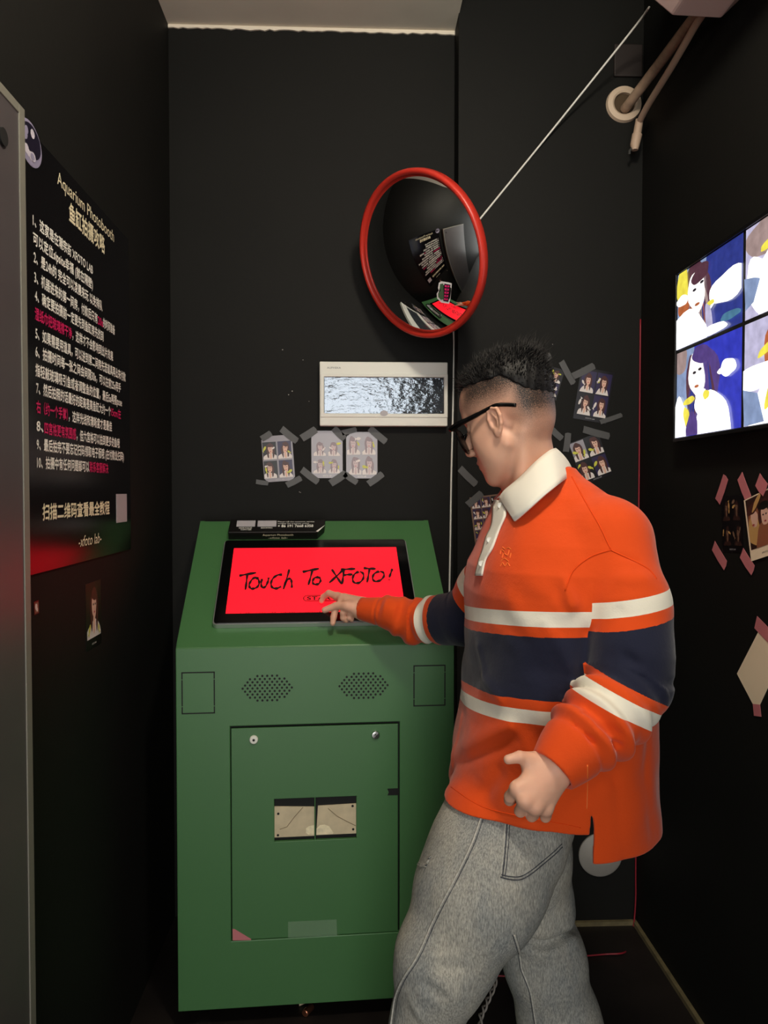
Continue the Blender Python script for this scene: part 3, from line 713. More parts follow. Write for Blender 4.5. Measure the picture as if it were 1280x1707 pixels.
# ------------------------------------------------------------------ hair on top: a cap and many tapered tufts
M['hair'] = mat('black_hair', (17, 15, 15), .55, spec=.3)
def f_hair(p):
    q = ((p-HC)@HR)/HS; d = ell(q, (-.013, 0, .057), (.106, .0805, .086))
    lim = .078+.10*np.clip(q[:, 0], -.02, .10)                   # lower edge: level at the temple, low at the crown's back
    lim = np.where(q[:, 0] < -.035, .0765+1.15*(q[:, 0]+.035), lim)
    d = smax(d, lim-q[:, 2], .010)
    nz = .0015*np.sin(q[:, 0]*160+q[:, 1]*90)*np.sin(q[:, 1]*140+1.3*q[:, 2]*90)
    return d+nz
hv, hfc = surface(f_hair, HC-.17, HC+.17, .003)
strands = MB(); hairn = []
qv = ((hv-HC)@HR)/HS
cand = np.flatnonzero((qv[:, 2] > .030) | ((qv[:, 0] < -.06) & (qv[:, 2] > -.005))); pick = rng.choice(cand, 5200)
allv, allf = [hv], [np.array(hfc)]; base = len(hv)
tris = []
for i in pick:
    q0 = qv[i]; nrm = q0-np.array([-.01, 0, .045]); nrm /= np.linalg.norm(nrm)
    ln = rng.uniform(.008, .022)*(1.35 if q0[0] > .04 else 1.7 if q0[0] < -.07 else 1)*(1.6 if rng.random() < .06 else 1)
    lowf = np.clip((q0[2]-.03)/.07, .35, 1)
    flow = np.array([-.35 if q0[0] < .03 else .55, .25*np.sign(q0[1])*.3, .75])
    d1 = nrm*.75+flow*.6+rng.normal(0, .28, 3); d1 /= np.linalg.norm(d1)
    d2 = d1+np.array([-.25, 0, -.15])+rng.normal(0, .22, 3); d2 /= np.linalg.norm(d2)
    p0 = q0-nrm*.004; p1 = p0+d1*ln*.6*lowf; p2 = p1+d2*ln*.55*lowf
    s1 = np.cross(d1, [0, 1, .3]); s1 /= np.linalg.norm(s1); s2 = np.cross(d1, s1)
    r0, r1 = rng.uniform(.0009, .0018), rng.uniform(.0005, .0010)
    vv = [p0+r0*(s1*math.cos(a)+s2*math.sin(a)) for a in (0, 2.1, 4.2)]+[p1+r1*(s1*math.cos(a)+s2*math.sin(a)) for a in (0, 2.1, 4.2)]+[p2]
    hairn.append(HC+(np.array(vv)*HS)@HR.T)
    tris += [[base+0, base+1, base+4, base+3], [base+1, base+2, base+5, base+4], [base+2, base+0, base+3, base+5], [base+3, base+4, base+6], [base+4, base+5, base+6], [base+5, base+3, base+6]]
    base += 7
allv = np.concatenate([hv]+hairn)
np_obj('hair', allv, [list(map(int, f)) for f in hfc]+tris, M['hair'], man, smooth=True, label='short black hair swept up in spikes')
# ------------------------------------------------------------------ sunglasses
M['shade'] = mat('sunglass_black', (6, 6, 7), .25, spec=.4); M['lens'] = mat('dark_lens', (4, 4, 5), .35, spec=.15)
mb = MB()
def ht(pts): return [V(hw(*p)) for p in pts]
for s_ in (1, -1):
    mb.tube(smooth_path(ht([(.114, .068*s_, .017), (.090, .077*s_, .018), (.050, .079*s_, .019), (.006, .081*s_, .021), (-.012, .083*s_, .020), (-.030, .080*s_, .014), (-.050, .079*s_, .005)]), 5), [.0058]*8+[.0050]*4+[.0042]*19, M['shade'], 8)
    mb.build('temple', man, smooth=True); mb = MB()
for s_ in (1, -1):
    mb = MB(); fr_o = V(hw(.110, .036*s_, -.010)); tl = math.radians(12*s_)
    eu = V(HR@np.array([-math.sin(tl)*s_*s_, math.cos(tl), 0])); ev = V(HR@np.array([.10, 0, .995]).astype(float)); ew_ = eu.cross(ev).normalized()
    oval = [(.033*abs(math.cos(t))**.7*(1 if math.cos(t) > 0 else -1), .025*abs(math.sin(t))**.75*(1 if math.sin(t) > 0 else -1)) for t in [2*math.pi*i/32 for i in range(32)]]
    mb.poly((fr_o, eu, ev, ew_), oval, -.0012, M['lens'], .0012)
    mb.tube([fr_o+eu*a+ev*b for a, b in oval]+[fr_o+eu*oval[0][0]], .0026, M['shade'], 6, caps=False)
    mb.build('lens', man, smooth='auto')
mb = MB()
mb.tube(smooth_path(ht([(.108, .010, .006), (.116, 0, .009), (.108, -.010, .006)]), 5), .0026, M['shade'], 8)
mb.build('bridge', man, smooth=True)
for s_ in (1, -1):
    mb = MB(); mb.tube(smooth_path(ht([(.106, .058*s_, .014), (.112, .067*s_, .017)]), 2), .0046, M['shade'], 8); mb.build('hinge', man, smooth=True)

# ------------------------------------------------------------------ jeans
NLEG = [LP(852, 1325, 1.48), LP(829, 1404, 1.462), LP(798, 1482, 1.44), LP(739, 1600, 1.42), LP(709, 1707, 1.43), LP(672, 1930, 1.45), LP(668, 1992, 1.46)]
NLR = [.096, .1175, .1145, .0860, .0610, .064, .072]
FLEG = [LP(868, 1345, 1.62), LP(874, 1430, 1.63), LP(887, 1510, 1.655), LP(907, 1600, 1.66), LP(933, 1707, 1.66), LP(970, 1800, 1.68), LP(978, 1845, 1.69)]
FLR = [.110, .092, .0835, .0835, .0855, .086, .088]
J_FOLDS = [([LP(866, 1548, 1.60), LP(880, 1568, 1.58), LP(905, 1573, 1.575), LP(935, 1560, 1.59), LP(960, 1536, 1.65)], .014, -.015), ([LP(872, 1575, 1.59), LP(905, 1590, 1.575), LP(950, 1570, 1.61)], .014, .005), ([LP(880, 1530, 1.585), LP(908, 1545, 1.575), LP(938, 1530, 1.6)], .020, .006),
  ([LP(668, 1650, 1.35), LP(700, 1640, 1.33), LP(735, 1655, 1.335)], .012, -.005), ([LP(665, 1668, 1.35), LP(690, 1690, 1.345), LP(720, 1700, 1.36)], .012, .004), ([LP(720, 1620, 1.325), LP(760, 1610, 1.335), LP(800, 1590, 1.37)], .014, -.003),
  ([LP(880, 1480, 1.36), LP(840, 1520, 1.345), LP(800, 1560, 1.35)], .016, -.004), ([LP(905, 1440, 1.37), LP(880, 1500, 1.38), LP(850, 1545, 1.39)], .010, .003), ([LP(720, 1440, 1.36), LP(700, 1500, 1.37)], .014, -.003), ([LP(740, 1690, 1.37), LP(770, 1650, 1.38)], .012, -.004)]
pel = LP(862, 1330, 1.545); PR = np.stack([FB, LB, up], 1)
def f_jeans(p):
    a = chain(p, NLEG, NLR, .04); b = chain(p, FLEG, FLR, .04)
    d = smin(a, b, .022); d = smin(d, ell(p, pel, (.112, .165, .11), PR), .05)
    for pts, wd, am in J_FOLDS: d = d-1.5*am*np.exp(-(segdist(p, pts)/wd)**2)
    d = d+.0014*np.sin(p[:, 2]*44+p[:, 0]*30)*np.sin(p[:, 0]*38+p[:, 1]*30)
    return np.maximum(d, .022-p[:, 2])
# ------------------------------------------------------------------ rugby shirt
RY = [(800, 862, 950, .060), (830, 826, 985, .125), (860, 812, 1012, .170), (900, 795, 1036, .210), (940, 778, 1056, .235), (980, 771, 1074, .245), (1040, 771, 1086, .250), (1100, 772, 1092, .250),
      (1180, 764, 1097, .250), (1250, 751, 1099, .252), (1330, 742, 1101, .252), (1400, 739, 1107, .250), (1480, 737, 1114, .250)]
_rz, _rc, _ra, _rb = [], [], [], []
def ring_fit(y_, xl, xr, b):
    """centre x and half depth of an ellipse at depth YM that the two sight lines just touch"""
    d1, d2 = ray(xl, y_), ray(xr, y_); m1, m2 = d1.x/d1.y, d2.x/d2.y
    def s_(m, a):
        n = np.array([1, -m])/math.sqrt(1+m*m); return math.sqrt(1+m*m)*math.sqrt((a*(n@FB[:2]))**2+(b*(n@LB[:2]))**2)
    lo_, hi_ = .01, .5
    for _ in range(50):
        a = (lo_+hi_)/2
        if m1*YM+s_(m1, a) < m2*YM-s_(m2, a): lo_ = a
        else: hi_ = a
    return m1*YM+s_(m1, a), a
for (y_, xl, xr, b_) in RY:
    c_, a_ = ring_fit(y_, xl, xr, b_); _rz.append(P(925, y_, YM).z); _rc.append(c_); _ra.append(a_*.975); _rb.append(b_)
_rz, _rc, _ra, _rb = [np.array(x)[::-1] for x in (_rz, _rc, _ra, _rb)]
def torso_fl(p):
    z = p[:, 2]; cx = np.interp(z, _rz, _rc); dx = p[:, 0]-cx; dy = p[:, 1]-YM
    return dx*FB[0]+dy*FB[1], dx*LB[0]+dy*LB[1], z
def f_torso0(p):
    f, l, z = torso_fl(p); a = np.interp(z, _rz, _ra); b = np.interp(z, _rz, _rb)
    k0 = (np.abs(f/a)**2.2+np.abs(l/b)**2.2)**(1/2.2); k1 = np.sqrt((f/a/a)**2+(l/b/b)**2)
    d = k0*(k0-1)/np.maximum(k1, 1e-5); d = np.where(k0 < .5, -.5*a*(1-k0), d)
    return np.maximum(d, z-_rz[-1]-.01)
NB, RB_ = LP(905, 812, 1.55), LP(900, 800, 1.60)
def hem_z(f, l):                                  # front panel short, back panel long
    return np.where((f > FS) | ((l < .10) & (f > FS-.11)), ZHF, ZHB)
ZHF = P(960, 1389, 1.31).z; ZHB = P(1050, 1446, 1.36).z+.036; FS = -(P(981, 1385, 1.305).x-float(np.interp(ZHF, _rz, _rc)))
def ysurf(px, py):
    z = P(px, py, 1.35).z; cx = float(np.interp(z, _rz, _rc)); w_ = .2; x = (P(px, py, 1.4).x-cx)/w_
    return YM-.25*math.sqrt(max(0, 1-min(1, abs(x))**2))
def tf(pts): return [LP(x, y, ysurf(x, y)) for x, y in pts]
T_FOLDS = [(tf([(925, 895), (934, 950), (950, 1005)]), .016, .006), (tf([(912, 905), (922, 958), (938, 1010)]), .010, -.004),
  (tf([(835, 978), (868, 1000), (905, 1004)]), .012, -.004), (tf([(868, 960), (895, 975), (920, 985)]), .014, -.003), (tf([(845, 1215), (800, 1232), (762, 1258)]), .016, .004), (tf([(850, 1235), (800, 1258), (765, 1285)]), .014, -.004),
  (tf([(800, 955), (797, 1000), (803, 1050)]), .010, -.004), (tf([(786, 950), (784, 1000), (790, 1040)]), .008, .003), (tf([(985, 1060), (978, 1110), (970, 1180)]), .016, -.006),
  (tf([(1040, 1290), (1050, 1350), (1075, 1430)]), .018, .004), (tf([(1020, 1300), (1025, 1380), (1032, 1440)]), .014, -.003), (tf([(830, 1290), (810, 1330), (790, 1362)]), .016, -.003),
  (tf([(820, 1075), (860, 1110), (930, 1130)]), .020, -.003), (tf([(790, 1080), (800, 1130), (830, 1165)]), .014, .003), (tf([(880, 1225), (905, 1250), (895, 1280)]), .018, -.0035), (tf([(775, 1195), (765, 1235), (752, 1275)]), .010, .003), (tf([(905, 1040), (930, 1070), (950, 1110)]), .016, .003),
  (tf([(855, 880), (850, 930), (835, 985)]), .022, .003), (tf([(1070, 1220), (1062, 1300), (1066, 1400)]), .016, -.0035), (tf([(1010, 1290), (960, 1340), (920, 1385)]), .018, -.003), (tf([(905, 870), (880, 900), (872, 945)]), .022, -.004), (tf([(960, 835), (990, 872), (1015, 912)]), .006, -.0022)]
NSL = [nS, P(1045, 1010, 1.335), P(1052, 1090, 1.305), nE, P(1010, 1196, 1.255), P(972, 1230, 1.232), P(951, 1250, 1.22), P(921, 1284, 1.205)]
NSR = [.080, .070, .0650, .0640, .0590, .0530, .0420, .0375]
FSL = [rS, P(815, 985, 1.83), rE, P(738, 1032, 1.93), P(690, 1035, 1.985), P(655, 1023, YW-.05), P(601, 1014, YW-.005)]
FSR = [.085, .072, .064, .0575, .050, .0395, .0300]
def f_sleeve(p, pts, rs, bunch):
    d = chain(p, pts, rs, .03); t, _ = polyparam(p, pts)
    L = sum((pts[i+1]-pts[i]).length for i in range(len(pts)-1)); t = t-L          # 0 at the cuff edge, negative up the arm
    w_ = np.clip((t+.245)/.05, 0, 1)*np.clip((-.058-t)/.012, 0, 1)
    u = p@np.array([.7, .3, .6])
    d = d-bunch*w_*(np.sin((t+.25*u)*190)*.6+np.sin((t-.5*u+.02)*118)*.7)
    d = d+.0035*np.exp(-((t+.058)/.005)**2)                                        # cuff seam
    d = d+.0012*np.sin(t*60+u*20)
    e = (pts[-1]-pts[-2]).normalized(); cut = (p-A3(pts[-1]))@A3(e)
    d = np.maximum(d, cut)
    ax = p-A3(pts[-1]); rad = np.linalg.norm(ax-cut[:, None]*A3(e), axis=1)
    d = np.where(cut > -.03, np.maximum(d, (rs[-1]-.0035)-rad), d)
    return d, t
N_FOLDS = [([LP(985, 1098, 1.25), LP(1035, 1092, 1.235), LP(1075, 1112, 1.25), LP(1105, 1150, 1.30)], .012, -.0045), ([LP(995, 1075, 1.25), LP(1020, 1050, 1.245), LP(1032, 1020, 1.26)], .012, -.003),
  ([LP(1015, 960, 1.27), LP(1070, 965, 1.28), LP(1100, 985, 1.34)], .016, .004), ([LP(960, 1215, 1.20), LP(985, 1232, 1.185), LP(1015, 1243, 1.19), LP(1045, 1232, 1.21)], .0075, -.006), ([LP(972, 1192, 1.2), LP(995, 1212, 1.185), LP(1030, 1222, 1.19)], .008, -.004),
  ([LP(1015, 918, 1.30), LP(1060, 935, 1.30), LP(1092, 962, 1.36)], .005, -.002)]
def parts_shirt(p):
    f, l, z = torso_fl(p)
    d = f_torso0(p)
    d = smin(d, capd(p, NB, A3(nS)+np.array([0, 0, .0]), .055, .076), .05); d = smin(d, capd(p, RB_, A3(rS), .055, .076), .05)
    for pts, wd, am in T_FOLDS: d = d-1.7*am*np.exp(-(segdist(p, pts)/wd)**2)
    d = d+.0022*np.sin(z*31+f*22)*np.sin(l*26+z*9)+.0016*np.sin(z*58-f*46+2.2*np.sin(l*21+z*7))*np.sin(f*19+z*13)
    hz = hem_z(f, l)
    m = z < 1.0
    jd = np.full(len(p), .3); jd[m] = f_jeans(p[m]); d = smin(d, jd-.008, .012)
    d0 = d
    d = smax(d, hz-z, .005)
    inner = d0+.0075
    d = np.where(z < hz+.20, smax(d, -inner, .003), d)
    sl = (l > 0) & (z < ZHF+.045); ww = .0022*np.clip((ZHF+.045-z)/.02, 0, 1.6)+.0*l
    d = np.where(sl, np.maximum(d, ww-np.abs(f-FS)), d)
    dn, tn = f_sleeve(p, NSL, NSR, .0058)
    for pts, wd, am in N_FOLDS: dn = dn-1.4*am*np.exp(-(segdist(p, pts)/wd)**2)
    df, tf_ = f_sleeve(p, FSL, FSR, .0035)
    return d, dn, df, tn, tf_, (f, l, z)
def f_shirt(p):
    d, dn, df, _, _, _ = parts_shirt(p)
    # the neck opening
    o = smin(smin(d, dn, .016), df, .03)
    return smax(o, -capd(p, nk[1], LP(878, 818, 1.545), .060, .056), .008)
lo = np.array([rW[0]-.02, 1.08, ZHB-.03]); hi = np.array([P(1130, 1000, 1.3).x+.05, max(YW, 1.9)+.12, P(930, 770, YM).z+.03])
sv, sf = surface(f_shirt, lo, hi, .0029)
d, dn, df, tn, tfar, (f_, l_, z_) = parts_shirt(sv)
sleeve = .5+np.clip((d-np.minimum(dn, df))*60, -.5, .5)
LN = None
def qmap(x, b):            # piecewise map of a length onto stripe numbers
    return np.interp(x, [b[0]-.02]+list(b)+[b[5]+.02], [0.2, 1, 2, 3, 4, 5, 6, 6.8])
ze = z_-.10*l_
q_t = qmap(-ze, [-1.187, -1.160, -1.143, -1.030, -1.012, -.987])
def tpos(pix, pts):
    L = sum((pts[i+1]-pts[i]).length for i in range(len(pts)-1)); return [float(polyparam(np.array([LP(*q)]), pts)[0][0])-L for q in pix]
ir, idn = A3(RC @ V((1, 0, 0))), A3(RC @ V((0, -1, 0)))
def plane_t(p0, nx, ny): return (sv-A3(p0))@(ir*nx+idn*ny)
tmid = tpos([(1047, 1085, 1.31)], NSL)[0]
q_up = qmap(plane_t(P(1045, 1000, 1.27), .176, .984), [0, .0265, .047, .147, .165, .20]); q_lo = qmap(plane_t(P(1045, 1144, 1.235), -.456, .888), [-.20, -.17, -.15, 0, .0175, .046])
q_n = np.where(tn < tmid, np.minimum(q_up, 3.5), np.maximum(q_lo, 3.5))
bfar = tpos([(822, 972, 1.82), (806, 996, 1.835), (795, 1010, 1.85), (740, 1032, 1.93), (727, 1033, 1.945), (712, 1033, 1.96)], FSL)
q_f = qmap(tfar, bfar)
near = dn < df
dbg('shirt', len(sv), time.time()-T0)
def shirt_mat():
    m = mat('rugby_jersey', (232, 84, 30), .85, spec=.2); nt = m.node_tree; b = nt.nodes['Principled BSDF']
    b.inputs['Sheen Weight'].default_value = .15
    def ramp(src):
        mu = nt.nodes.new('ShaderNodeMath'); mu.operation = 'DIVIDE'; mu.inputs[1].default_value = 7; nt.links.new(src, mu.inputs[0])
        r = nt.nodes.new('ShaderNodeValToRGB'); cr = r.color_ramp; cr.interpolation = 'CONSTANT'
        O, Wt, N = (*lin((217, 74, 17)), 1), (*lin((232, 226, 210)), 1), (*lin((27, 30, 50)), 1)
        cols = [O, Wt, O, N, O, Wt, O]
        cr.elements[0].position = 0; cr.elements[0].color = O; cr.elements[1].position = 1/7; cr.elements[1].color = Wt
        for i in range(2, 7): e = cr.elements.new(i/7); e.color = cols[i]
        nt.links.new(mu.outputs[0], r.inputs['Fac']); return r.outputs['Color']
    gt = nt.nodes.new('ShaderNodeMath'); gt.operation = 'GREATER_THAN'; gt.inputs[1].default_value = .5; nt.links.new(attr_node(nt, 'is_sleeve').outputs['Fac'], gt.inputs[0])
    col = mixrgb(nt, gt.outputs[0], ramp(attr_node(nt, 'band').outputs['Fac']), ramp(attr_node(nt, 'band_sleeve').outputs['Fac']))
    nt.links.new(col, b.inputs['Base Color'])
    tc = nt.nodes.new('ShaderNodeTexCoord'); n = nt.nodes.new('ShaderNodeTexNoise'); n.inputs['Scale'].default_value = 420; n.inputs['Detail'].default_value = 3; nt.links.new(tc.outputs['Object'], n.inputs['Vector'])
    n2 = nt.nodes.new('ShaderNodeTexNoise'); n2.inputs['Scale'].default_value = 22; n2.inputs['Detail'].default_value = 4; nt.links.new(tc.outputs['Object'], n2.inputs['Vector'])
    ad = nt.nodes.new('ShaderNodeMath'); ad.operation = 'MULTIPLY_ADD'; ad.inputs[1].default_value = .12; nt.links.new(n.outputs['Fac'], ad.inputs[0]); nt.links.new(n2.outputs['Fac'], ad.inputs[2])
    bp = nt.nodes.new('ShaderNodeBump'); bp.inputs['Strength'].default_value = .35; bp.inputs['Distance'].default_value = .006
    nt.links.new(ad.outputs[0], bp.inputs['Height']); nt.links.new(bp.outputs['Normal'], b.inputs['Normal']); return m
M['jersey'] = shirt_mat()
shirt = np_obj('rugby_shirt', sv, sf, M['jersey'], man, smooth=True, label='orange rugby shirt with navy and white stripes')
set_attr(shirt, 'band', q_t); set_attr(shirt, 'band_sleeve', np.where(near, q_n, q_f)); set_attr(shirt, 'is_sleeve', sleeve)
SB = bvh_of(sv, sf)
M['orange'] = mat('orange_thread', (226, 76, 22), .85, spec=.15); M['shirtwhite'] = mat('white_twill', (232, 228, 216), .8, spec=.2, bump=(500, .15, .001)); M['button'] = mat('pearl_button', (214, 212, 204), .25)
M['orangepale'] = mat('orange_embroidery', (240, 120, 50), .6)
def seam(name, pix, r, m, parent, off=.0004, bv_=SB, n=6, label=None):
    mb = MB(); mb.tube(drape(bv_, dense(pix, n), off), r, m, 5); return mb.build(name, parent, smooth=True, label=label)
seam('seam', [(953, 795), (975, 835), (1000, 878), (1018, 916)], .0014, M['orange'], shirt)
seam('seam', [(1018, 917), (985, 928), (955, 952), (942, 985)], .0013, M['orange'], shirt)
seam('seam', [(1018, 917), (1050, 932), (1080, 948), (1094, 965)], .0013, M['orange'], shirt)
seam('seam', [(979, 1275), (979, 1310), (978, 1348)], .0010, M['orangepale'], shirt)
seam('seam', [(752, 1312), (800, 1343), (860, 1359), (930, 1372), (968, 1380)], .0007, M['orange'], shirt)
# placket: a draped white band with its buttons
lf = dense([(822, 834), (823, 856), (820, 880), (811.5, 897), (806.5, 917), (799.5, 938), (794.5, 960)], 5); rt = dense([(838, 836), (846, 856), (836, 880), (829, 899), (822, 917), (811.5, 934), (806, 960)], 5)
rows_ = []
for a, b in zip(lf, rt):
    rows_.append(drape(SB, [(a[0]+(b[0]-a[0])*k/6, a[1]+(b[1]-a[1])*k/6) for k in range(7)], .0030))
pv = np.array([[tuple(v) for v in r] for r in rows_])
for it in range(2): pv[1:-1] = (pv[:-2]+2*pv[1:-1]+pv[2:])/4
nr = len(rows_)
pf = [(i*7+j, i*7+j+1, (i+1)*7+j+1, (i+1)*7+j) for i in range(nr-1) for j in range(6)]
o = np_obj('placket', pv.reshape(-1, 3), pf, M['shirtwhite'], shirt, smooth=True, label='white button placket')
sd = o.modifiers.new('thick', 'SOLIDIFY'); sd.thickness = .003; sd.offset = 0
for (x_, y_) in ((837, 844.5), (819, 902), (806, 941)):
    c_ = drape(SB, [(x_, y_)], .0050)[0]; n_ = (CL-c_).normalized(); u_ = n_.orthogonal().normalized(); fr = (c_, u_, n_.cross(u_), n_)
    mb = MB(); mb.lathe(fr, 0, 0, [(.0055, -.001), (.0058, .0006), (.0050, .0016), (.0036, .0011), (0, .0011)], M['button'], 16); mb.build('button', shirt, smooth='auto')
# tone on tone emblem on the chest: short stitches
mb = MB(); emb = [[(834, 944), (838, 938), (842, 944), (846, 938), (850, 944)], [(835, 936), (841, 931), (848, 936)], [(837, 930), (840, 922), (846, 926), (849, 917)], [(834, 924), (836, 917), (841, 920)], [(843, 915), (848, 913), (852, 916)], [(838, 912), (842, 916)], [(850, 930), (852, 922)]]
for s_ in emb: mb.tube(drape(SB, dense(s_, 3), .0006), .0009, M['orangepale'], 5)
o = mb.build('emblem', shirt, label='small orange stitched emblem'); o['kind'] = 'stuff'
# collar: stand and fold as one strip round the neck
top = [(833, 829, 1.520), (842, 817, 1.490), (866, 797, 1.470), (893, 770, 1.472), (915, 752, 1.500), (926, 748, 1.555), (918, 756, 1.605), (890, 775, 1.640), (862, 796, 1.640), (840, 818, 1.600), (831, 830, 1.560)]
bot = [(858, 869, 1.420), (868, 861, 1.405), (886, 845, 1.390), (910, 824, 1.392), (934, 805, 1.420), (954, 789, 1.540), (945, 786, 1.640), (915, 795, 1.700), (870, 815, 1.710), (838, 838, 1.680), (822, 856, 1.620)]
Tp = smooth_path([P(*p) for p in top], 6); Bp = smooth_path([P(*p) for p in bot], 6); nrow = 8; vs = []
cen = V(LP(885, 800, 1.555))
for a, b in zip(Tp, Bp):
    for k in range(nrow):
        t = k/(nrow-1); p = a.lerp(b, t); o_ = p-cen; o_.z = 0; o_.normalize()
        vs.append(p+o_*(.005*math.sin(math.pi*t)**.8)+V((0, 0, .002*math.sin(math.pi*t))))
cf = [(i*nrow+j, i*nrow+j+1, (i+1)*nrow+j+1, (i+1)*nrow+j) for i in range(len(Tp)-1) for j in range(nrow-1)]
# inner stand
k0 = len(vs); 
for a in Tp:
    o_ = a-cen; o_.z = 0; o_.normalize(); vs += [a, a-o_*.003-V((0, 0, .035))]
cf += [(k0+2*i, k0+2*i+1, k0+2*i+3, k0+2*i+2) for i in range(len(Tp)-1)]
o = np_obj('collar', np.array([tuple(v) for v in vs]), cf, M['shirtwhite'], shirt, smooth=True, label='white fold-down collar')
sd = o.modifiers.new('thick', 'SOLIDIFY'); sd.thickness = .0035; sd.offset = 0
# ------------------------------------------------------------------ jeans surface
lo = np.array([NLEG[-1][0]-.12, 1.26, .0]); hi = np.array([FLEG[-1][0]+.13, 1.82, P(850, 1230, YM).z])
jv, jf = surface(f_jeans, lo, hi, .0036)
dbg('jeans', len(jv), time.time()-T0)
def denim():
    m = mat('washed_grey_denim', (120, 122, 120), .9, spec=.15); nt = m.node_tree; b = nt.nodes['Principled BSDF']; tc = nt.nodes.new('ShaderNodeTexCoord')
    def ns(sc_, scale, det, rot=(0, 0, 0)):
        mp = nt.nodes.new('ShaderNodeMapping'); mp.inputs['Scale'].default_value = sc_; mp.inputs['Rotation'].default_value = rot; nt.links.new(tc.outputs['Object'], mp.inputs[0])
        n = nt.nodes.new('ShaderNodeTexNoise'); n.inputs['Scale'].default_value = scale; n.inputs['Detail'].default_value = det; n.inputs['Roughness'].default_value = .65; nt.links.new(mp.outputs[0], n.inputs[0]); return n.outputs['Fac']
    def rng_(src, a, b_, c_, d_):
        r = nt.nodes.new('ShaderNodeMapRange'); 
        for i, v in enumerate((a, b_, c_, d_)): r.inputs[i+1].default_value = v
        nt.links.new(src, r.inputs[0]); return r.outputs[0]
    big = rng_(ns((1, 1, .5), 9, 4), .35, .65, 0, 1)
    fine = rng_(ns((1, 1, .25), 420, 3, (.0, .45, .0)), .36, .64, 0, 1)
    c1 = mixrgb(nt, big, (*lin((114, 118, 118)), 1), (*lin((146, 143, 134)), 1))
    c2 = mixrgb(nt, big, (*lin((164, 165, 161)), 1), (*lin((194, 190, 178)), 1))
    nt.links.new(mixrgb(nt, fine, c1, c2), b.inputs['Base Color'])
    bp = nt.nodes.new('ShaderNodeBump'); bp.inputs['Strength'].default_value = .3; bp.inputs['Distance'].default_value = .003; nt.links.new(fine, bp.inputs['Height']); nt.links.new(bp.outputs['Normal'], b.inputs['Normal']); return m
M['denim'] = denim(); M['denimlight'] = mat('denim_seam_light', (184, 182, 174), .9, spec=.1, var=(200, .25)); M['denimdark'] = mat('denim_seam_dark', (70, 72, 78), .9, spec=.1, var=(160, .5))
jeans = np_obj('jeans', jv, jf, M['denim'], man, smooth=True, label='washed grey baggy jeans')
JB = bvh_of(jv, jf)
def off(pts, dx, dy=0): return [(x+dx, y+dy) for x, y in pts]
s1_ = [(803, 1360), (790, 1398), (775, 1432), (755, 1472), (735, 1510), (718, 1545), (703, 1580), (690, 1605), (672, 1632), (660, 1660), (655, 1690), (651, 1720)]
seam('seam', s1_, .0020, M['denimlight'], jeans, .0012, JB); seam('seam', off(s1_, 4), .0018, M['denimdark'], jeans, -.0012, JB)
s2_ = [(842, 1366), (840, 1400), (837, 1435), (834, 1461)]
seam('pocket_seam', s2_, .0014, M['denimlight'], jeans, .0006, JB); seam('pocket_seam', off(s2_, 3.5), .0014, M['denimdark'], jeans, -.0002, JB); seam('pocket_seam', off(s2_, 8), .0008, M['denimdark'], jeans, .0002, JB)
s3_ = [(834, 1462), (850, 1466), (868, 1466), (885, 1457), (905, 1441), (925, 1424), (937, 1412)]
seam('pocket_seam', s3_, .0012, M['denimdark'], jeans, .0002, JB); seam('pocket_seam', off(s3_, -1, -5), .0010, M['denimdark'], jeans, .0002, JB)
s4_ = [(857, 1558), (864, 1580), (868, 1600), (870, 1615), (878, 1635), (885, 1655), (890, 1685), (895, 1715)]
seam('seam', s4_, .0022, M['denimlight'], jeans, .0012, JB); seam('seam', off(s4_, -3), .0014, M['denimdark'], jeans, -.0008, JB)
mb = MB()
for k in range(16):
    a = (695+random.uniform(-2, 3), 1430+random.uniform(-12, 10)); pts = drape(JB, [a, (a[0]+random.uniform(-2, 3), a[1]+random.uniform(2, 5))], .0015, 1.4); mb.tube([pts[0], (pts[0]+pts[1])/2+V((-.004, -.002, 0)), pts[1]], .0009, M['denimlight'] if k % 3 else M['denimdark'], 4)
o = mb.build('frayed_rip', jeans); o['kind'] = 'stuff'
# shoes under the hems
M['shoe'] = mat('dark_shoe', (30, 30, 32), .6); M['sole'] = mat('shoe_sole', (190, 186, 178), .7)
for (c_, yaw) in ((NLEG[-1], 180), (FLEG[-1], 200)):
    fx = V((math.cos(math.radians(yaw)), math.sin(math.radians(yaw)), 0)); lx = V((-fx.y, fx.x, 0)); c0 = V((c_[0], c_[1], 0))
    n = 24; prof = []
    for (z_, s_) in ((.001, .98), (.026, 1.0), (.030, .96), (.055, .88), (.085, .55)):
        for i in range(n):
            t = 2*math.pi*i/n; x_ = math.cos(t); y_ = math.sin(t); L_ = .165 if x_ > 0 else .085
            prof.append(c0+fx*(x_*L_*(s_ if x_ > 0 else min(1, s_+.1))*(1 if z_ < .05 else (.75 if x_ > 0 else 1)))+lx*(y_*.047*(1-.18*max(0, -x_))*s_)+V((0, 0, z_)))
    mb = MB(); fs = [(i*n+j, i*n+(j+1) % n, (i+1)*n+(j+1) % n, (i+1)*n+j) for i in range(1, 4) for j in range(n)]+[tuple(range(4*n, 5*n))]
    mb.add(prof, fs, M['shoe']); mb.add(prof, [(j, (j+1) % n, n+(j+1) % n, n+j) for j in range(n)]+[tuple(range(n))[::-1]], M['sole'])
    mb.build('shoe', man, smooth='auto')
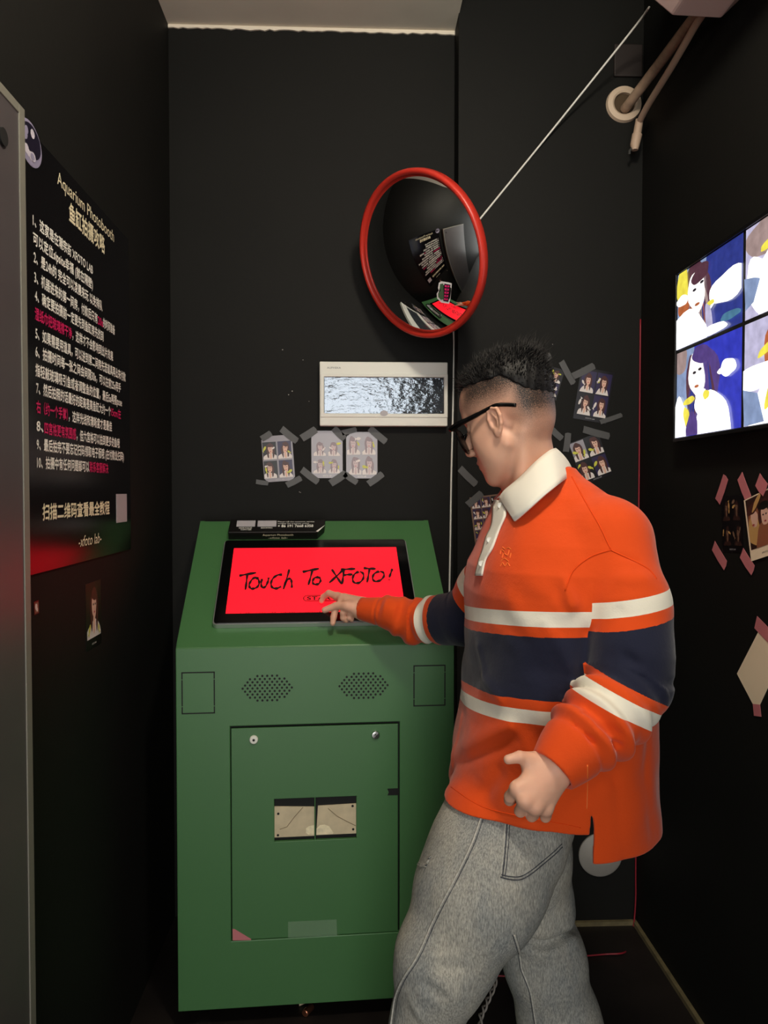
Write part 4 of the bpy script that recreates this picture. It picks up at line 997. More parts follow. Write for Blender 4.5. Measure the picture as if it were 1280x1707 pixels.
# ------------------------------------------------------------------ convex mirror
mc = P(697, 428, 2.27); vdir = (CL-mc).normalized(); left = RC @ V((-1, 0, 0)); down = RC @ V((0, -1, 0))
lat = (left*.97+down*.24); lat = (lat-vdir*lat.dot(vdir)).normalized(); th = math.radians(42)
mn = (vdir*math.cos(th)+lat*math.sin(th)).normalized(); mu_ = V((0, 0, 1)).cross(mn).normalized(); mv_ = mn.cross(mu_)
MF = (mc, mu_, mv_, mn); mr = .232
mirror = thing('convex_mirror', 'round convex security mirror with red plastic rim on the black wall corner', 'mirror', tuple(mc))
mb = MB(); sag = .072; Rm_ = ((mr-.007)**2+sag**2)/(2*sag); amax = math.asin((mr-.007)/Rm_)
prof = [(Rm_*math.sin(amax*(1-i/24)), Rm_*math.cos(amax*(1-i/24))-Rm_+sag-.004) for i in range(24)]+[(0, sag-.004)]
mb.lathe(MF, 0, 0, prof, M['mirror'], 72); mb.build('mirror_face', mirror, smooth=True)
mb = MB(); mb.lathe(MF, 0, 0, [(mr-.008, -.006), (mr-.008, .000), (mr-.005, .006), (mr, .008), (mr+.006, .005), (mr+.008, -.002), (mr+.007, -.018), (mr, -.024)], M['redrim'], 72); mb.build('rim', mirror, smooth='auto', angle=60, label='red rim')
mb = MB(); mb.lathe(MF, 0, 0, [(mr, -.021), (mr-.03, -.030), (.06, -.040), (0, -.041)], M['black'], 48); mb.build('back_shell', mirror, smooth='auto')
mb = MB(); bp_ = mc-mn*.041; wp = V((JX-.03, YB-.006, mc.z+.02)); mb.tube([bp_+mn*.002, bp_-mn*.03, wp+V((0, -.03, 0)), wp], .012, M['black'], 12); mb.build('bracket_arm', mirror, smooth='auto')
# sticker on the mirror face: pale outlined shape with a green blob and pink letter blocks
def onmirror(px, py, off):
    cs = mc+mn*(sag-.004-Rm_); d = ray(px, py).normalized(); oc = CL-cs; b = oc.dot(d); c = oc.dot(oc)-(Rm_+off)**2; return CL+d*(-b-math.sqrt(b*b-c))
M['stgreen'] = mat('sticker_green', (70, 104, 74), .4); M['stpink'] = mat('sticker_pink', (232, 40, 120), .4); M['stwhite'] = mat('sticker_white', (236, 234, 232), .4)
def sc3(x, y): return (660+x*.13475, 340+y*.13475)
def mpoly(mb, pts, off, m, close_center=True):
    q = [onmirror(*p, off) for p in pts]; mb.add(q, [tuple(range(len(q)))], m)
mb = MB()
mpoly(mb, [sc3(*p) for p in [(530, 975), (560, 958), (650, 972), (690, 985), (672, 1180), (655, 1235), (560, 1220), (510, 1170), (503, 1110), (530, 1070), (520, 1040)]], .0008, M['stwhite'])
mpoly(mb, [sc3(*p) for p in [(545, 990), (585, 985), (592, 1180), (555, 1185), (522, 1150), (520, 1110), (550, 1075), (540, 1030)]], .0013, M['stgreen'])
mpoly(mb, [sc3(*p) for p in [(598, 985), (675, 1000), (648, 1212), (585, 1200)]], .0012, M['slot'])
for k in range(5):
    y0 = 1002+k*40; mpoly(mb, [sc3(x, y) for x, y in ((604-k*2, y0), (662-k*5, y0+8), (658-k*5, y0+30), (602-k*2, y0+26))], .0016, M['stpink'])
    mpoly(mb, [sc3(x, y) for x, y in ((625-k*3, y0+9), (645-k*4, y0+11), (643-k*4, y0+19), (624-k*3, y0+18))], .0019, M['slot'])
mb.build('sticker', mirror, label='small white edged sticker in green and pink')
# ------------------------------------------------------------------ distribution box on the back wall
BF = (V((0, YB, 0)), V((1, 0, 0)), V((0, 0, 1)), V((0, -1, 0)))
def bw(px, py, h=0.): q = P(px, py, YB-h); return q.x, q.z
db = thing('distribution_box', 'white electrical distribution box with a glossy window on the back wall', 'electrical box', (P(640, 660, YB).x, YB, P(640, 711, YB).z))
hB = .035
(u0, v1), (u1, v0) = bw(532.5, 602.5, hB), bw(746, 710.5, hB)
(a0, b1), (a1, b0) = bw(540, 628, hB), bw(740, 690, hB)
mb = MB(); mb.plate(BF, [u0, a0, a1, u1], [v0, b0, b1, v1], lambda i, j: i == 1 and j == 1, .0005, hB, M['white']); mb.build('cover', db, bevel=.003)
mb = MB(); mb.plate(BF, [a0-.012, a0, a1, a1+.012], [b0-.012, b0, b1, b1+.010], lambda i, j: i == 1 and j == 1, hB-.001, hB+.003, M['white']); mb.build('window_frame', db, bevel=.0015)
M['din'] = mat('breaker_grey', (92, 98, 104), .4); M['dinb'] = mat('breaker_back', (52, 56, 62), .5)
mb = MB(); mb.box(BF, a0+.0005, a1-.0005, b0+.0005, b1-.0005, .002, .006, M['dinb']); mb.build('back_plate', db)
n = 9; bwid = (a1-a0)*.34/3
for k, (f0, f1) in enumerate(((.03, .20), (.21, .38), (.39, .56), (.57, .74), (.76, .97))):
    mb = MB(); x0 = a0+(a1-a0)*f0; x1 = a0+(a1-a0)*f1
    mb.box(BF, x0, x1, b0+.012, b1-.012, .006, .018, M['din'] if k > 2 else M['white']); mb.box(BF, (x0+x1)/2-.008, (x0+x1)/2+.008, (b0+b1)/2-.010, (b0+b1)/2+.012, .018, .025, M['black']); mb.build('breaker', db)
g = mat('window_film', (120, 128, 138), .06, metal=.75, spec=1.); nt = g.node_tree; b_ = nt.nodes['Principled BSDF']
tc = nt.nodes.new('ShaderNodeTexCoord'); mp = nt.nodes.new('ShaderNodeMapping'); mp.inputs['Scale'].default_value = (1, 1, 2.2); nt.links.new(tc.outputs['Object'], mp.inputs[0])
nz_ = nt.nodes.new('ShaderNodeTexNoise'); nz_.inputs['Scale'].default_value = 26; nz_.inputs['Detail'].default_value = 4; nt.links.new(mp.outputs[0], nz_.inputs[0])
bp2 = nt.nodes.new('ShaderNodeBump'); bp2.inputs['Strength'].default_value = .35; bp2.inputs['Distance'].default_value = .006; nt.links.new(nz_.outputs['Fac'], bp2.inputs['Height']); nt.links.new(bp2.outputs['Normal'], b_.inputs['Normal'])
b_.inputs['Alpha'].default_value = .72
mb = MB(); mb.box(BF, a0+.001, a1-.001, b0+.001, b1-.001, hB-.006, hB-.0045, g); mb.build('window_film', db, label='wavy reflective window film')
mb = MB(); q = bw(640, 689, hB); mb.disc((BF[0], BF[1], BF[2], BF[3]), q[0], q[1], .013, .009, hB+.003, M['pgrey'], hB+.0045, 20); mb.build('thumb_notch', db)
mb = MB(); q = bw(545, 614.5, hB); q2 = bw(568, 614.5, hB); put_text(mb, 'AUPHEKA', BF, q[0], q[1], .0085, M['din'], width=q2[0]-q[0], w=hB+.0005); mb.build('lettering', db)
# ------------------------------------------------------------------ photo prints
for nm, c_, r_ in (('p_black', (14, 12, 16), .3), ('p_purple', (44, 36, 74), .3), ('p_hair', (74, 38, 34), .35), ('p_skin', (226, 184, 164), .35), ('p_white', (226, 218, 214), .35), ('p_yellow', (206, 206, 70), .35), ('p_pale', (150, 146, 154), .2), ('p_glarehair', (128, 106, 112), .25), ('p_glareskin', (196, 172, 172), .25), ('p_lip', (176, 52, 62), .35), ('p_tan', (204, 160, 98), .4), ('p_brown', (150, 92, 66), .4), ('p_darkbrown', (52, 30, 26), .4), ('p_dim', (120, 92, 74), .4)): M[nm] = mat(nm, c_, r_)
def clip(pts, u0, u1, v0, v1):
    for ax, s, lim in ((0, 1, u0), (0, -1, -u1), (1, 1, v0), (1, -1, -v1)):
        out = []
        for i in range(len(pts)):
            p, q = pts[i-1], pts[i]; dp, dq = s*p[ax]-lim, s*q[ax]-lim
            if dp*dq < 0: t = dp/(dp-dq); out.append((p[0]+(q[0]-p[0])*t, p[1]+(q[1]-p[1])*t))
            if dq >= 0: out.append(q)
        pts = out
        if not pts: return pts
    return pts
def oval(cx, cy, rx, ry, rot=0, n=26):
    f1, f2 = random.uniform(0, 6), random.uniform(0, 6); wob = .0 if rx < .05 else .055
    c, s = math.cos(rot), math.sin(rot); return [(cx+(rx*math.cos(t)*c-ry*math.sin(t)*s)*(1+wob*math.sin(3*t+f1)+wob*.8*math.sin(5*t+f2)), cy+(rx*math.cos(t)*s+ry*math.sin(t)*c)*(1+wob*math.sin(3*t+f1)+wob*.8*math.sin(5*t+f2))) for t in [2*math.pi*i/n for i in range(n)]]
def picture(fr, u0, u1, v0, v1, w0, layers, parent, dw=.00012, name='picture'):
    """flat picture: layers of (points in 0..1, material) clipped to the cell"""
    mb = MB(); W_, H_ = u1-u0, v1-v0
    for k, (pts, m) in enumerate(layers):
        q = clip([(u0+p[0]*W_, v0+p[1]*H_) for p in pts], u0, u1, v0, v1)
        if len(q) > 2: mb.poly(fr, q, w0+dw*k, m)
    return mb.build(name, parent)
SQ = [(0, 0), (1, 0), (1, 1), (0, 1)]
def fish(cx, cy, s, rot, m):
    c, s_ = math.cos(rot), math.sin(rot); T = lambda x, y: (cx+s*(x*c-y*s_), cy+s*(x*s_+y*c))
    return [([T(1*math.cos(t), .5*math.sin(t)) for t in [2*math.pi*i/14 for i in range(14)]], m), ([T(-.8, 0), T(-1.6, .6), T(-1.45, 0), T(-1.6, -.6)], m)]
def girl(cx, bg, hair, skin, body, lip, eye, sc_=1., cy=.58, extra=(), tilt=0.):
    L = [(SQ, bg), (oval(cx, cy-.06*sc_, .24*sc_, .36*sc_, tilt), hair), (oval(cx-.02, -.02, .42*sc_, .30*sc_), body), (oval(cx, cy-.30*sc_, .07*sc_, .16*sc_), skin), (oval(cx, cy, .135*sc_, .20*sc_, tilt), skin),
         (oval(cx+.01, cy+.17*sc_, .17*sc_, .085*sc_, tilt-.2), hair), (oval(cx-.17*sc_, cy-.16*sc_, .055*sc_, .26*sc_, .1), hair), (oval(cx+.17*sc_, cy-.16*sc_, .055*sc_, .26*sc_, -.1), hair),
         (oval(cx-.055*sc_, cy+.02*sc_, .028*sc_, .018*sc_), eye), (oval(cx+.055*sc_, cy+.02*sc_, .028*sc_, .018*sc_), eye), (oval(cx, cy-.105*sc_, .035*sc_, .018*sc_), lip)]
    for e in extra: L += e
    return L
def print_card(label, fr, unp, quad, grid, cells, base, tapes, tape_m, group=None, margin=(.05, .05, .05, .10), gap=.03, cut=0., off=.0008, caption=None, name='photo_print', under=()):
    q = [unp(*p) for p in quad]; q = [V((a, b, 0)) for a, b in q]; c = sum(q, V())/4
    eu = ((q[1]-q[0])+(q[2]-q[3])).normalized(); ev = V((-eu.y, eu.x, 0)); w_ = ((q[1]-q[0]).length+(q[2]-q[3]).length)/2; h_ = ((q[0]-q[3]).length+(q[1]-q[2]).length)/2
    o, a, b, n_ = fr; F3 = (o+a*c.x+b*c.y, a*eu.x+b*eu.y, a*ev.x+b*ev.y, n_)
    t = thing(name, label, 'photo print', tuple(F3[0]), group)
    mb = MB(); k = cut*w_; hw_, hh = w_/2, h_/2
    mb.poly(F3, [(-hw_+k, -hh), (hw_-k, -hh), (hw_, -hh+k), (hw_, hh-k), (hw_-k, hh), (-hw_+k, hh), (-hw_, hh-k), (-hw_, -hh+k)] if cut else [(-hw_, -hh), (hw_, -hh), (hw_, hh), (-hw_, hh)], off-.0005, base, off)
    mb.build('card', t)
    l, r, tp, bt = margin; cw = (w_*(1-l-r)-gap*w_*(grid[0]-1))/grid[0]; chh = (h_*(1-tp-bt)-gap*w_*(grid[1]-1))/grid[1]
    for i, L in enumerate(cells):
        cx, cy = i % grid[0], i//grid[0]; x0 = -hw_+l*w_+cx*(cw+gap*w_); y1 = hh-tp*h_-cy*(chh+gap*w_)
        picture(F3, x0, x0+cw, y1-chh, y1, off+.0003, L, t)
    if caption:
        mb = MB(); put_text(mb, 'XFOTO LAB', F3, -hw_*.28, -hh+bt*h_*.35, .0055, caption, width=hw_*.56, w=off+.0004); mb.build('lettering', t)
    for (x1, y1, x2, y2, wpx) in tapes:
        p1, p2 = V((*unp(x1, y1), 0)), V((*unp(x2, y2), 0)); d = (p2-p1); L_ = d.length; d.normalize(); nn = V((-d.y, d.x, 0)); wd = wpx/2
        T3 = (o+a*p1.x+b*p1.y, a*d.x+b*d.y, a*nn.x+b*nn.y, n_); mb = MB()
        mb.poly(T3, [(0, -wd*.9), (L_*.5, -wd), (L_, -wd*.85), (L_*1.02, wd*.2), (L_*.97, wd), (L_*.4, wd*.95), (-L_*.02, wd), (.0, 0)], off+.0018, tape_m, off+.0024); mb.build('tape', t)
    return t
def g4(bgs, hair, skin, body, lip, eye, fishm, sc_=1.25):
    out = []
    for i in range(4):
        ex = [fish(random.choice([.15, .8]), random.uniform(.3, .85), random.uniform(.10, .17), random.uniform(0, 6), random.choice(fishm)) for _ in range(random.choice([1, 2]))]
        out.append(girl(random.uniform(.4, .62), random.choice(bgs), hair, skin, body, lip, eye, sc_, .58, ex, random.uniform(-.2, .2)))
    return out
DK = ([M['p_black'], M['p_purple']], M['p_hair'], M['p_skin'], M['p_white'], M['p_lip'], M['p_black'], [M['p_yellow'], M['p_white']])
PA = ([M['p_pale']], M['p_glarehair'], M['p_glareskin'], M['p_white'], M['p_lip'], M['p_glarehair'], [M['p_yellow'], M['p_white']])  # washed-out palette: sky glare on the gloss is painted into these tones
tw = .026
print_card('dark photo print of four portraits, leftmost under the white box', BF, bw, [(437, 728), (487, 724), (491.5, 801), (439, 804)], (2, 2), g4(*DK), M['p_pale'], [(469, 715, 495, 736, tw*.9), (436, 732, 452, 722, tw*.8), (427, 803, 447, 806, tw*.6), (478, 809, 502, 797, tw*.8)], M['tapeg'], 'photo prints under the white box', (.02, .05, .13, .08), .05, .12, caption=M['pgrey'])
print_card('glossy photo print of four portraits with sky glare painted in, middle of the three under the white box', BF, bw, [(519, 718), (571, 718), (571, 797), (519, 797)], (2, 2), g4(*PA), M['p_pale'], [(503, 731, 527, 716, tw), (556, 714, 574, 732, tw*.9), (503, 783, 530, 804, tw*.9), (551, 806, 577, 789, tw)], M['tapeg'], 'photo prints under the white box', (.06, .05, .22, .10), .08, .15, caption=M['ptext'])
print_card('glossy photo print of four portraits with sky glare painted in, rightmost under the white box', BF, bw, [(577, 720), (629, 720), (629, 797.5), (577, 797.5)], (2, 2), g4(*PA), M['p_pale'], [(570, 722, 594, 716, tw*.7), (616, 714, 643, 737, tw*.9), (574, 790, 595, 805, tw*.8), (614, 807, 638, 790, tw*.9)], M['tapeg'], 'photo prints under the white box', (.03, .03, .08, .08), .03, .18, caption=M['ptext'])
RF = (V((0, YR, 0)), V((1, 0, 0)), V((0, 0, 1)), V((0, -1, 0)))
def rw(px, py): q = P(px, py, YR); return q.x, q.z
print_card('dark tilted photo print of four portraits, upper right behind the head', RF, rw, [(971, 612), (1026, 622), (1008, 706), (953, 697)], (2, 2), g4(*DK, 1.1), M['p_black'], [(935, 603, 955, 640, tw*.8), (954, 628, 990, 610, tw*.9), (1000, 704, 1036, 692, tw*.6)], M['tapeg'], 'photo prints behind the head', caption=M['pgrey'])
print_card('tilted photo print of four portraits beside the white collar', RF, rw, [(944, 741), (993, 723), (1025, 789), (975, 808)], (2, 2), g4([M['p_purple'], M['p_black'], M['p_pale']], *DK[1:6], [M['p_yellow']], 1.3), M['p_black'], [(972, 716, 1015, 728, tw*.9), (943, 753, 947, 722, tw*.8), (919, 716, 936, 732, tw*.8)], M['tapeg'], 'photo prints behind the head', (.02, .02, .02, .08), .05, caption=M['pgrey'])
print_card('dark photo print mostly hidden behind the back of the head', RF, rw, [(898, 605), (942, 617), (926, 668), (886, 655)], (2, 2), g4(*DK), M['p_black'], [(898, 600, 918, 594, tw*.9)], M['tapeg'], 'photo prints behind the head')
ex6 = g4(*DK)+g4(*DK)
print_card('grid photo print of small portraits behind the shirt placket', RF, rw, [(787.5, 829), (838, 823), (838, 905), (787.5, 912)], (3, 4), (ex6+g4(*DK))[:12], M['p_dim'], [(779, 842, 803, 822, tw*.9)], M['tapeg'], 'photo prints behind the head', (.05, .03, .03, .12), .03)
print_card('single grey tape strip on the wall left of the chin', RF, rw, [(768, 790), (770, 790), (770, 792), (768, 792)], (1, 1), [[(SQ, M['tapeg'])]], M['tapeg'], [(766, 781, 793, 808, tw*.9)], M['tapeg'], name='tape_strip')['category'] = 'tape'
QF = (V((RX, 0, 0)), V((0, -1, 0)), V((0, 0, 1)), V((-1, 0, 0)))
def qw(px, py): q = PX(px, py, RX); return -q.y, q.z
DM = [M['p_black']], M['p_darkbrown'], M['p_dim'], M['p_darkbrown'], M['p_brown'], M['p_black'], [M['p_tan'], M['p_dim']]
print_card('dark photo print of four portraits taped with pink tape on the right wall', QF, qw, [(1203, 829), (1240, 824), (1239, 922), (1204, 920)], (2, 2), g4(*DM, .9), M['p_black'], [(1198, 836, 1212, 795, .030), (1235, 794, 1250, 834, .030), (1191, 910, 1211, 944, .030), (1238, 922, 1257, 952, .030)], M['tapep'], None, (.04, .04, .03, .12), .05, caption=M['pgrey'])
big = [[(SQ, M['p_darkbrown']), (oval(.22, .62, .2, .26), M['p_brown']), (oval(.2, .35, .22, .3), M['p_tan']), (oval(.24, .58, .12, .17), M['p_skin']), (oval(.2, .78, .2, .1, .3), M['p_hair']), (oval(.62, .5, .24, .36), M['p_hair']), (oval(.6, .08, .38, .38), M['p_brown']), (oval(.6, .56, .13, .19), M['p_skin']), (oval(.6, .75, .17, .08), M['p_black']), (oval(.55, .58, .025, .015), M['p_black']), (oval(.65, .58, .025, .015), M['p_black']), (oval(.6, .45, .04, .016), M['p_lip']), (oval(.38, .86, .22, .055, .7), M['p_tan']), (oval(.2, .46, .04, .016), M['p_lip'])]]
print_card('white bordered film poster print at the right edge, two women pictured', QF, qw, [(1243, 834), (1300, 806), (1308, 918), (1254, 936)], (1, 1), big, M['paper'], [(1267, 800, 1280, 818, .036)], M['tapep'], None, (.05, .05, .02, .17), 0, caption=M['p_black'], off=.004)
kite = thing('paper_note', 'blank cream paper note turned on its corner on the right wall', 'paper', tuple(PX(1270, 1180, RX)))
kq = [qw(*p) for p in ((1270, 1043), (1229, 1123), (1262, 1186), (1300, 1105))]
mb = MB(); mb.poly(QF, kq[::-1], .0006, M['paper'], .0014); mb.build('sheet', kite)
for (p, e) in (((1261, 1037), (1285, 1062)), ((1262, 1174), (1264, 1194))):
    a, b = V((*qw(*p), 0)), V((*qw(*e), 0)); d = (b-a).normalized(); nn = V((-d.y, d.x, 0)); wd = .016
    mb = MB(); mb.poly(QF, [tuple(x)[:2] for x in (a-nn*wd, b-nn*wd, b+nn*wd, a+nn*wd)], .0016, M['tapep'], .0022); mb.build('tape', kite)
# small dark card with a portrait on the left wall
def lw(px, py): q = PX(px, py, LX); return q.y, q.z
print_card('narrow black photo card of one woman on the left wall below the poster', LFR, lw, [(142, 974), (167, 966), (169, 1071), (143, 1088)], (1, 1), [girl(.5, M['p_black'], M['p_hair'], M['p_skin'], M['p_white'], M['p_lip'], M['p_black'], 1.2, .62, [fish(.15, .2, .1, 1, M['p_yellow']), fish(.8, .15, .08, 2, M['p_yellow'])])], M['p_black'], [], M['tapeg'], None, (.06, .04, .06, .16), 0, caption=M['ptext'])
print_card('small pale photo scrap beside the grey door edge', LFR, lw, [(56, 1004), (64, 1000), (64, 1022), (56, 1026)], (1, 1), [[(SQ, M['p_dim']), (oval(.4, .6, .3, .3), M['p_white']), (oval(.6, .3, .2, .2), M['p_white'])]], M['p_black'], [], M['tapeg'], None, (.1, .1, .1, .1), 0)
# ------------------------------------------------------------------ wall screen
y0, y1 = PX(1127.5, 590, RX-.035).y, PX(1237.5, 590, RX-.035).y
TVX = RX-.035; TF = (V((TVX, 0, 0)), V((0, -1, 0)), V((0, 0, 1)), V((-1, 0, 0)))
zt = (PX(1128.5, 456, TVX).z+PX(1279, 362, TVX).z)/2; zb = (PX(1126, 731, TVX).z+PX(1279, 707, TVX).z)/2
tvw = 2*(y0-y1); zm = PX(1128, 587, TVX).z; dbg('tv', y0, y1, zt, zb, zm)
tv = thing('wall_screen', 'bright wall mounted screen showing four portrait pictures on the right wall', 'screen', (TVX, y0-tvw/2, zb))
bz = .009
mb = MB(); mb.plate(TF, [-y0-bz, -y0, -y0+tvw, -y0+tvw+bz], [zb-bz, zb, zt, zt+bz], lambda i, j: i == 1 and j == 1, -.034, .004, M['black']); mb.build('bezel', tv, bevel=.001)
mb = MB(); mb.box(TF, -y0, -y0+tvw, zb, zt, -.034, -.002, M['slot']); mb.build('panel', tv)
def em(n_, c_, s_):
    m = M[n_] = mat(n_, c_, .3, emit=s_); nt = m.node_tree; b = nt.nodes['Principled BSDF']; b.inputs['Base Color'].default_value = (.01, .01, .01, 1)
    tc = nt.nodes.new('ShaderNodeTexCoord'); n = nt.nodes.new('ShaderNodeTexNoise'); n.inputs['Scale'].default_value = 38; n.inputs['Detail'].default_value = 5; nt.links.new(tc.outputs['Object'], n.inputs['Vector'])
    k = lin(c_); nt.links.new(mixrgb(nt, n.outputs['Fac'], tuple(v*.55 for v in k)+(1,), tuple(min(1, v*1.35+.02) for v in k)+(1,)), b.inputs['Emission Color'])
def locks(cx, cy, rx, ry, mats, n, rot=0.):
    out = []
    for k in range(n):
        a = random.uniform(-1, 1); x0 = cx+a*rx*.6; x1 = cx+a*rx*1.05+random.uniform(-.03, .03); y0 = cy+ry*(.85-.5*a*a); y1 = cy-ry*random.uniform(.5, 1.05); w_ = random.uniform(.008, .022)
        out.append(([(x0, y0), (x0+(x1-x0)*.5+w_, (y0+y1)/2+.05), (x1+w_*.4, y1), (x1, y1), (x0+(x1-x0)*.5-w_, (y0+y1)/2+.05)], random.choice(mats)))
    return out
for n_, c_, s_ in (('t_white', (255, 255, 246), 1.75), ('t_blue', (40, 56, 150), .62), ('t_blue2', (46, 56, 200), .66), ('t_hair', (104, 58, 76), .5), ('t_hair2', (96, 70, 150), .55), ('t_yellow', (246, 214, 70), .9), ('t_orange', (196, 104, 56), .65), ('t_lilac', (190, 184, 214), .8), ('t_sky', (140, 160, 200), .7), ('t_skin', (255, 240, 226), 1.25), ('t_dark', (40, 30, 50), .4), ('t_teal', (70, 120, 150), .8), ('t_brown', (176, 150, 146), .65)): em(n_, c_, s_)
W_, SK = M['t_white'], M['t_skin']
c0 = [(SQ, M['t_blue']), ([(0, .2), (.42, .2), (.48, 1), (0, 1)], M['t_sky']), (oval(.30, .62, .26, .40, .12), M['t_hair']), (oval(.1, .80, .10, .26), M['t_yellow']), (oval(.12, .52, .10, .13), M['t_orange']), (oval(.34, .64, .14, .27, .1), SK), (oval(.16, .1, .36, .34, -.3), W_), (oval(.10, .62, .10, .07), W_), (oval(.40, .84, .15, .10, .5), M['t_hair']), (oval(.31, .67, .03, .018), M['t_dark']), (oval(.43, .72, .03, .018), M['t_dark']), (oval(.36, .47, .04, .018), M['t_orange']), (oval(.82, .50, .27, .18, .15), W_), ([(.66, .40), (.55, .30), (.60, .46)], W_), (oval(.57, .40, .06, .03), M['t_yellow']), (oval(.55, .20, .05, .22, .15), M['t_lilac']), (oval(.86, .14, .14, .05), M['t_teal']), (oval(.62, .06, .2, .06), W_)]
c1 = [(SQ, M['t_blue2']), ([(0, .1), (.28, .1), (.3, 1), (0, 1)], M['t_sky']), (oval(.06, .9, .12, .16), M['t_brown']), (oval(.44, .56, .26, .44, .08), M['t_hair2']), (oval(.26, .55, .09, .38), M['t_hair']), (oval(.36, .68, .13, .26, .12), SK), (oval(.44, .88, .16, .10, -.3), M['t_hair2']), (oval(.62, .10, .26, .34, .2), W_), (oval(.44, .34, .10, .16), W_), (oval(.08, .12, .12, .34), W_), (oval(.24, .40, .10, .04, .2), M['t_yellow']), (oval(.20, .22, .05, .12, .2), M['t_yellow']), (oval(.40, .42, .05, .05), W_), (oval(.52, .42, .05, .05), M['t_yellow']), (oval(.33, .70, .028, .016), M['t_dark']), (oval(.42, .72, .028, .016), M['t_dark']), (oval(.37, .54, .035, .016), M['t_orange']), (oval(.84, .64, .11, .09), W_), (oval(.74, .62, .05, .03), W_), (oval(.30, .06, .10, .2), M['t_hair2'])]
c2 = [(SQ, M['t_lilac']), (oval(.3, .82, .30, .22), M['t_brown']), (oval(.55, .55, .22, .5, .1), M['t_orange']), (oval(.2, .30, .16, .34, .3), W_), (oval(.5, .2, .34, .4, -.2), W_), (oval(.62, .6, .16, .26), SK), (oval(.34, .72, .16, .05, .3), M['t_yellow']), (oval(.48, .36, .06, .22, -.3), M['t_yellow']), ([(.0, .46), (.2, .40), (.12, .16), (.02, .1)], M['t_sky']), ([(.1, .44), (.3, .66), (.36, .60), (.2, .38)], W_), (oval(.86, .4, .12, .5), M['t_blue']), (oval(.58, .64, .03, .016), M['t_dark']), (oval(.68, .64, .03, .016), M['t_dark']), (oval(.63, .47, .04, .016), M['t_orange'])]
c3 = [(SQ, M['t_lilac']), (oval(.5, .6, .26, .44), M['t_orange']), (oval(.16, .46, .30, .12, .1), W_), (oval(.44, .1, .36, .36), W_), (oval(.54, .64, .15, .26), SK), (oval(.28, .70, .12, .04, .5), M['t_yellow']), (oval(.40, .40, .07, .3, -.4), M['t_yellow']), ([(.0, .36), (.18, .30), (.26, .02), (.02, .0)], M['t_sky']), (oval(.88, .3, .12, .5), M['t_blue2']), (oval(.62, .3, .06, .2), M['t_hair2']), (oval(.5, .66, .03, .016), M['t_dark']), (oval(.6, .66, .03, .016), M['t_dark']), (oval(.55, .5, .04, .016), M['t_orange'])]
c0[3:3] = locks(.30, .55, .25, .42, [M['t_hair'], M['t_orange'], M['t_brown'], M['t_blue']], 22); c1[5:5] = locks(.44, .48, .27, .46, [M['t_hair2'], M['t_hair'], M['t_blue'], M['t_lilac']], 26)
c2[3:3] = locks(.55, .5, .24, .5, [M['t_orange'], M['t_yellow'], M['t_brown'], W_], 22); c3[2:2] = locks(.5, .5, .26, .5, [M['t_orange'], M['t_yellow'], M['t_hair2'], W_], 22)
gp = .006
for (x0, x1, z0, z1, L) in ((-y0+.001, -y1-gp, zm+gp*.8, zt-.002, c0), (-y0+.001, -y1-gp, zb+.002, zm-gp*.8, c1), (-y1+gp, -y0+tvw-.001, zm+gp*.8, zt-.002, c2), (-y1+gp, -y0+tvw-.001, zb+.002, zm-gp*.8, c3)):
    picture(TF, x0, x1, z0, z1, -.0018, L, tv, dw=.0001)
# ------------------------------------------------------------------ air conditioner at the top right, its pipes and wall sleeve
YA = 1.83
zA = P(1160, 28, YA).z; xa, xb = P(1120, 26, YA).x, P(1200, 30, YA).x
ac = thing('air_conditioner', 'aged white air conditioner unit high on the right wall with its pipes', 'air conditioner', (RX, 1.5, zA))
mb = MB(); xl = P(1083, -4, YA).x; xr = RX-.002; zl = P(1083, -4, YA).z-zA
mb.poly((V((0, YA, zA)), V((1, 0, 0)), V((0, 0, 1)), V((0, -1, 0))), [(xa, .0), (xb, -.004), (xr, zl), (RX-.002, .27), (xl+.03, .27), (xl-.02, .20), (xl, zl)], 0, M['acpink'], .80)
mb.build('casing', ac, bevel=.006)
mb = MB(); mb.box((V((0, 0, zA)), V((1, 0, 0)), V((0, 1, 0)), V((0, 0, 1))), xa+.01, xb-.01, 1.10, YA-.08, -.004, .002, M['pgrey']); mb.build('air_outlet', ac)
sl_c = P(1039, 175, YR); SF = (V((sl_c.x, YR, sl_c.z)), V((1, 0, 0)), V((0, 0, 1)), V((0, -1, 0)))
slv = thing('wall_sleeve', 'pale round plastic sleeve in the wall where pipes go through', 'pipe sleeve', tuple(sl_c))
mb = MB(); mb.lathe(SF, 0, 0, [(.034, .0008), (.034, .012), (.040, .016), (.054, .012), (.057, .0008)], M['sleeve'], 36); mb.build('flange', slv, smooth='auto')
mb = MB(); mb.disc(SF, 0, 0, .0345, .0345, .0006, M['sleevehole'], .0016, 28); mb.build('opening', slv)
pp = smooth_path([P(1041, 182, YR-.004), P(1052, 168, YR-.05), P(1090, 118, 2.28), P(1140, 52, 2.06), P(1160, 26, 1.96), P(1168, 8, 1.90)], 8)
mb = MB(); mb.tube(pp, .0150, M['pipe'], 14); mb.build('wrapped_pipe', ac, smooth=True)
hp = [P(1058, 248, 2.385), P(1062, 222, 2.385), P(1066, 202, 2.375), P(1082, 172, 2.29), P(1120, 110, 2.12), P(1158, 44, 1.97), P(1172, 22, 1.92), P(1178, 6, 1.88)]
mb = MB(); mb.tube(smooth_path(hp[2:], 8), .0098, M['hose'], 12); mb.build('drain_hose', ac, smooth=True)
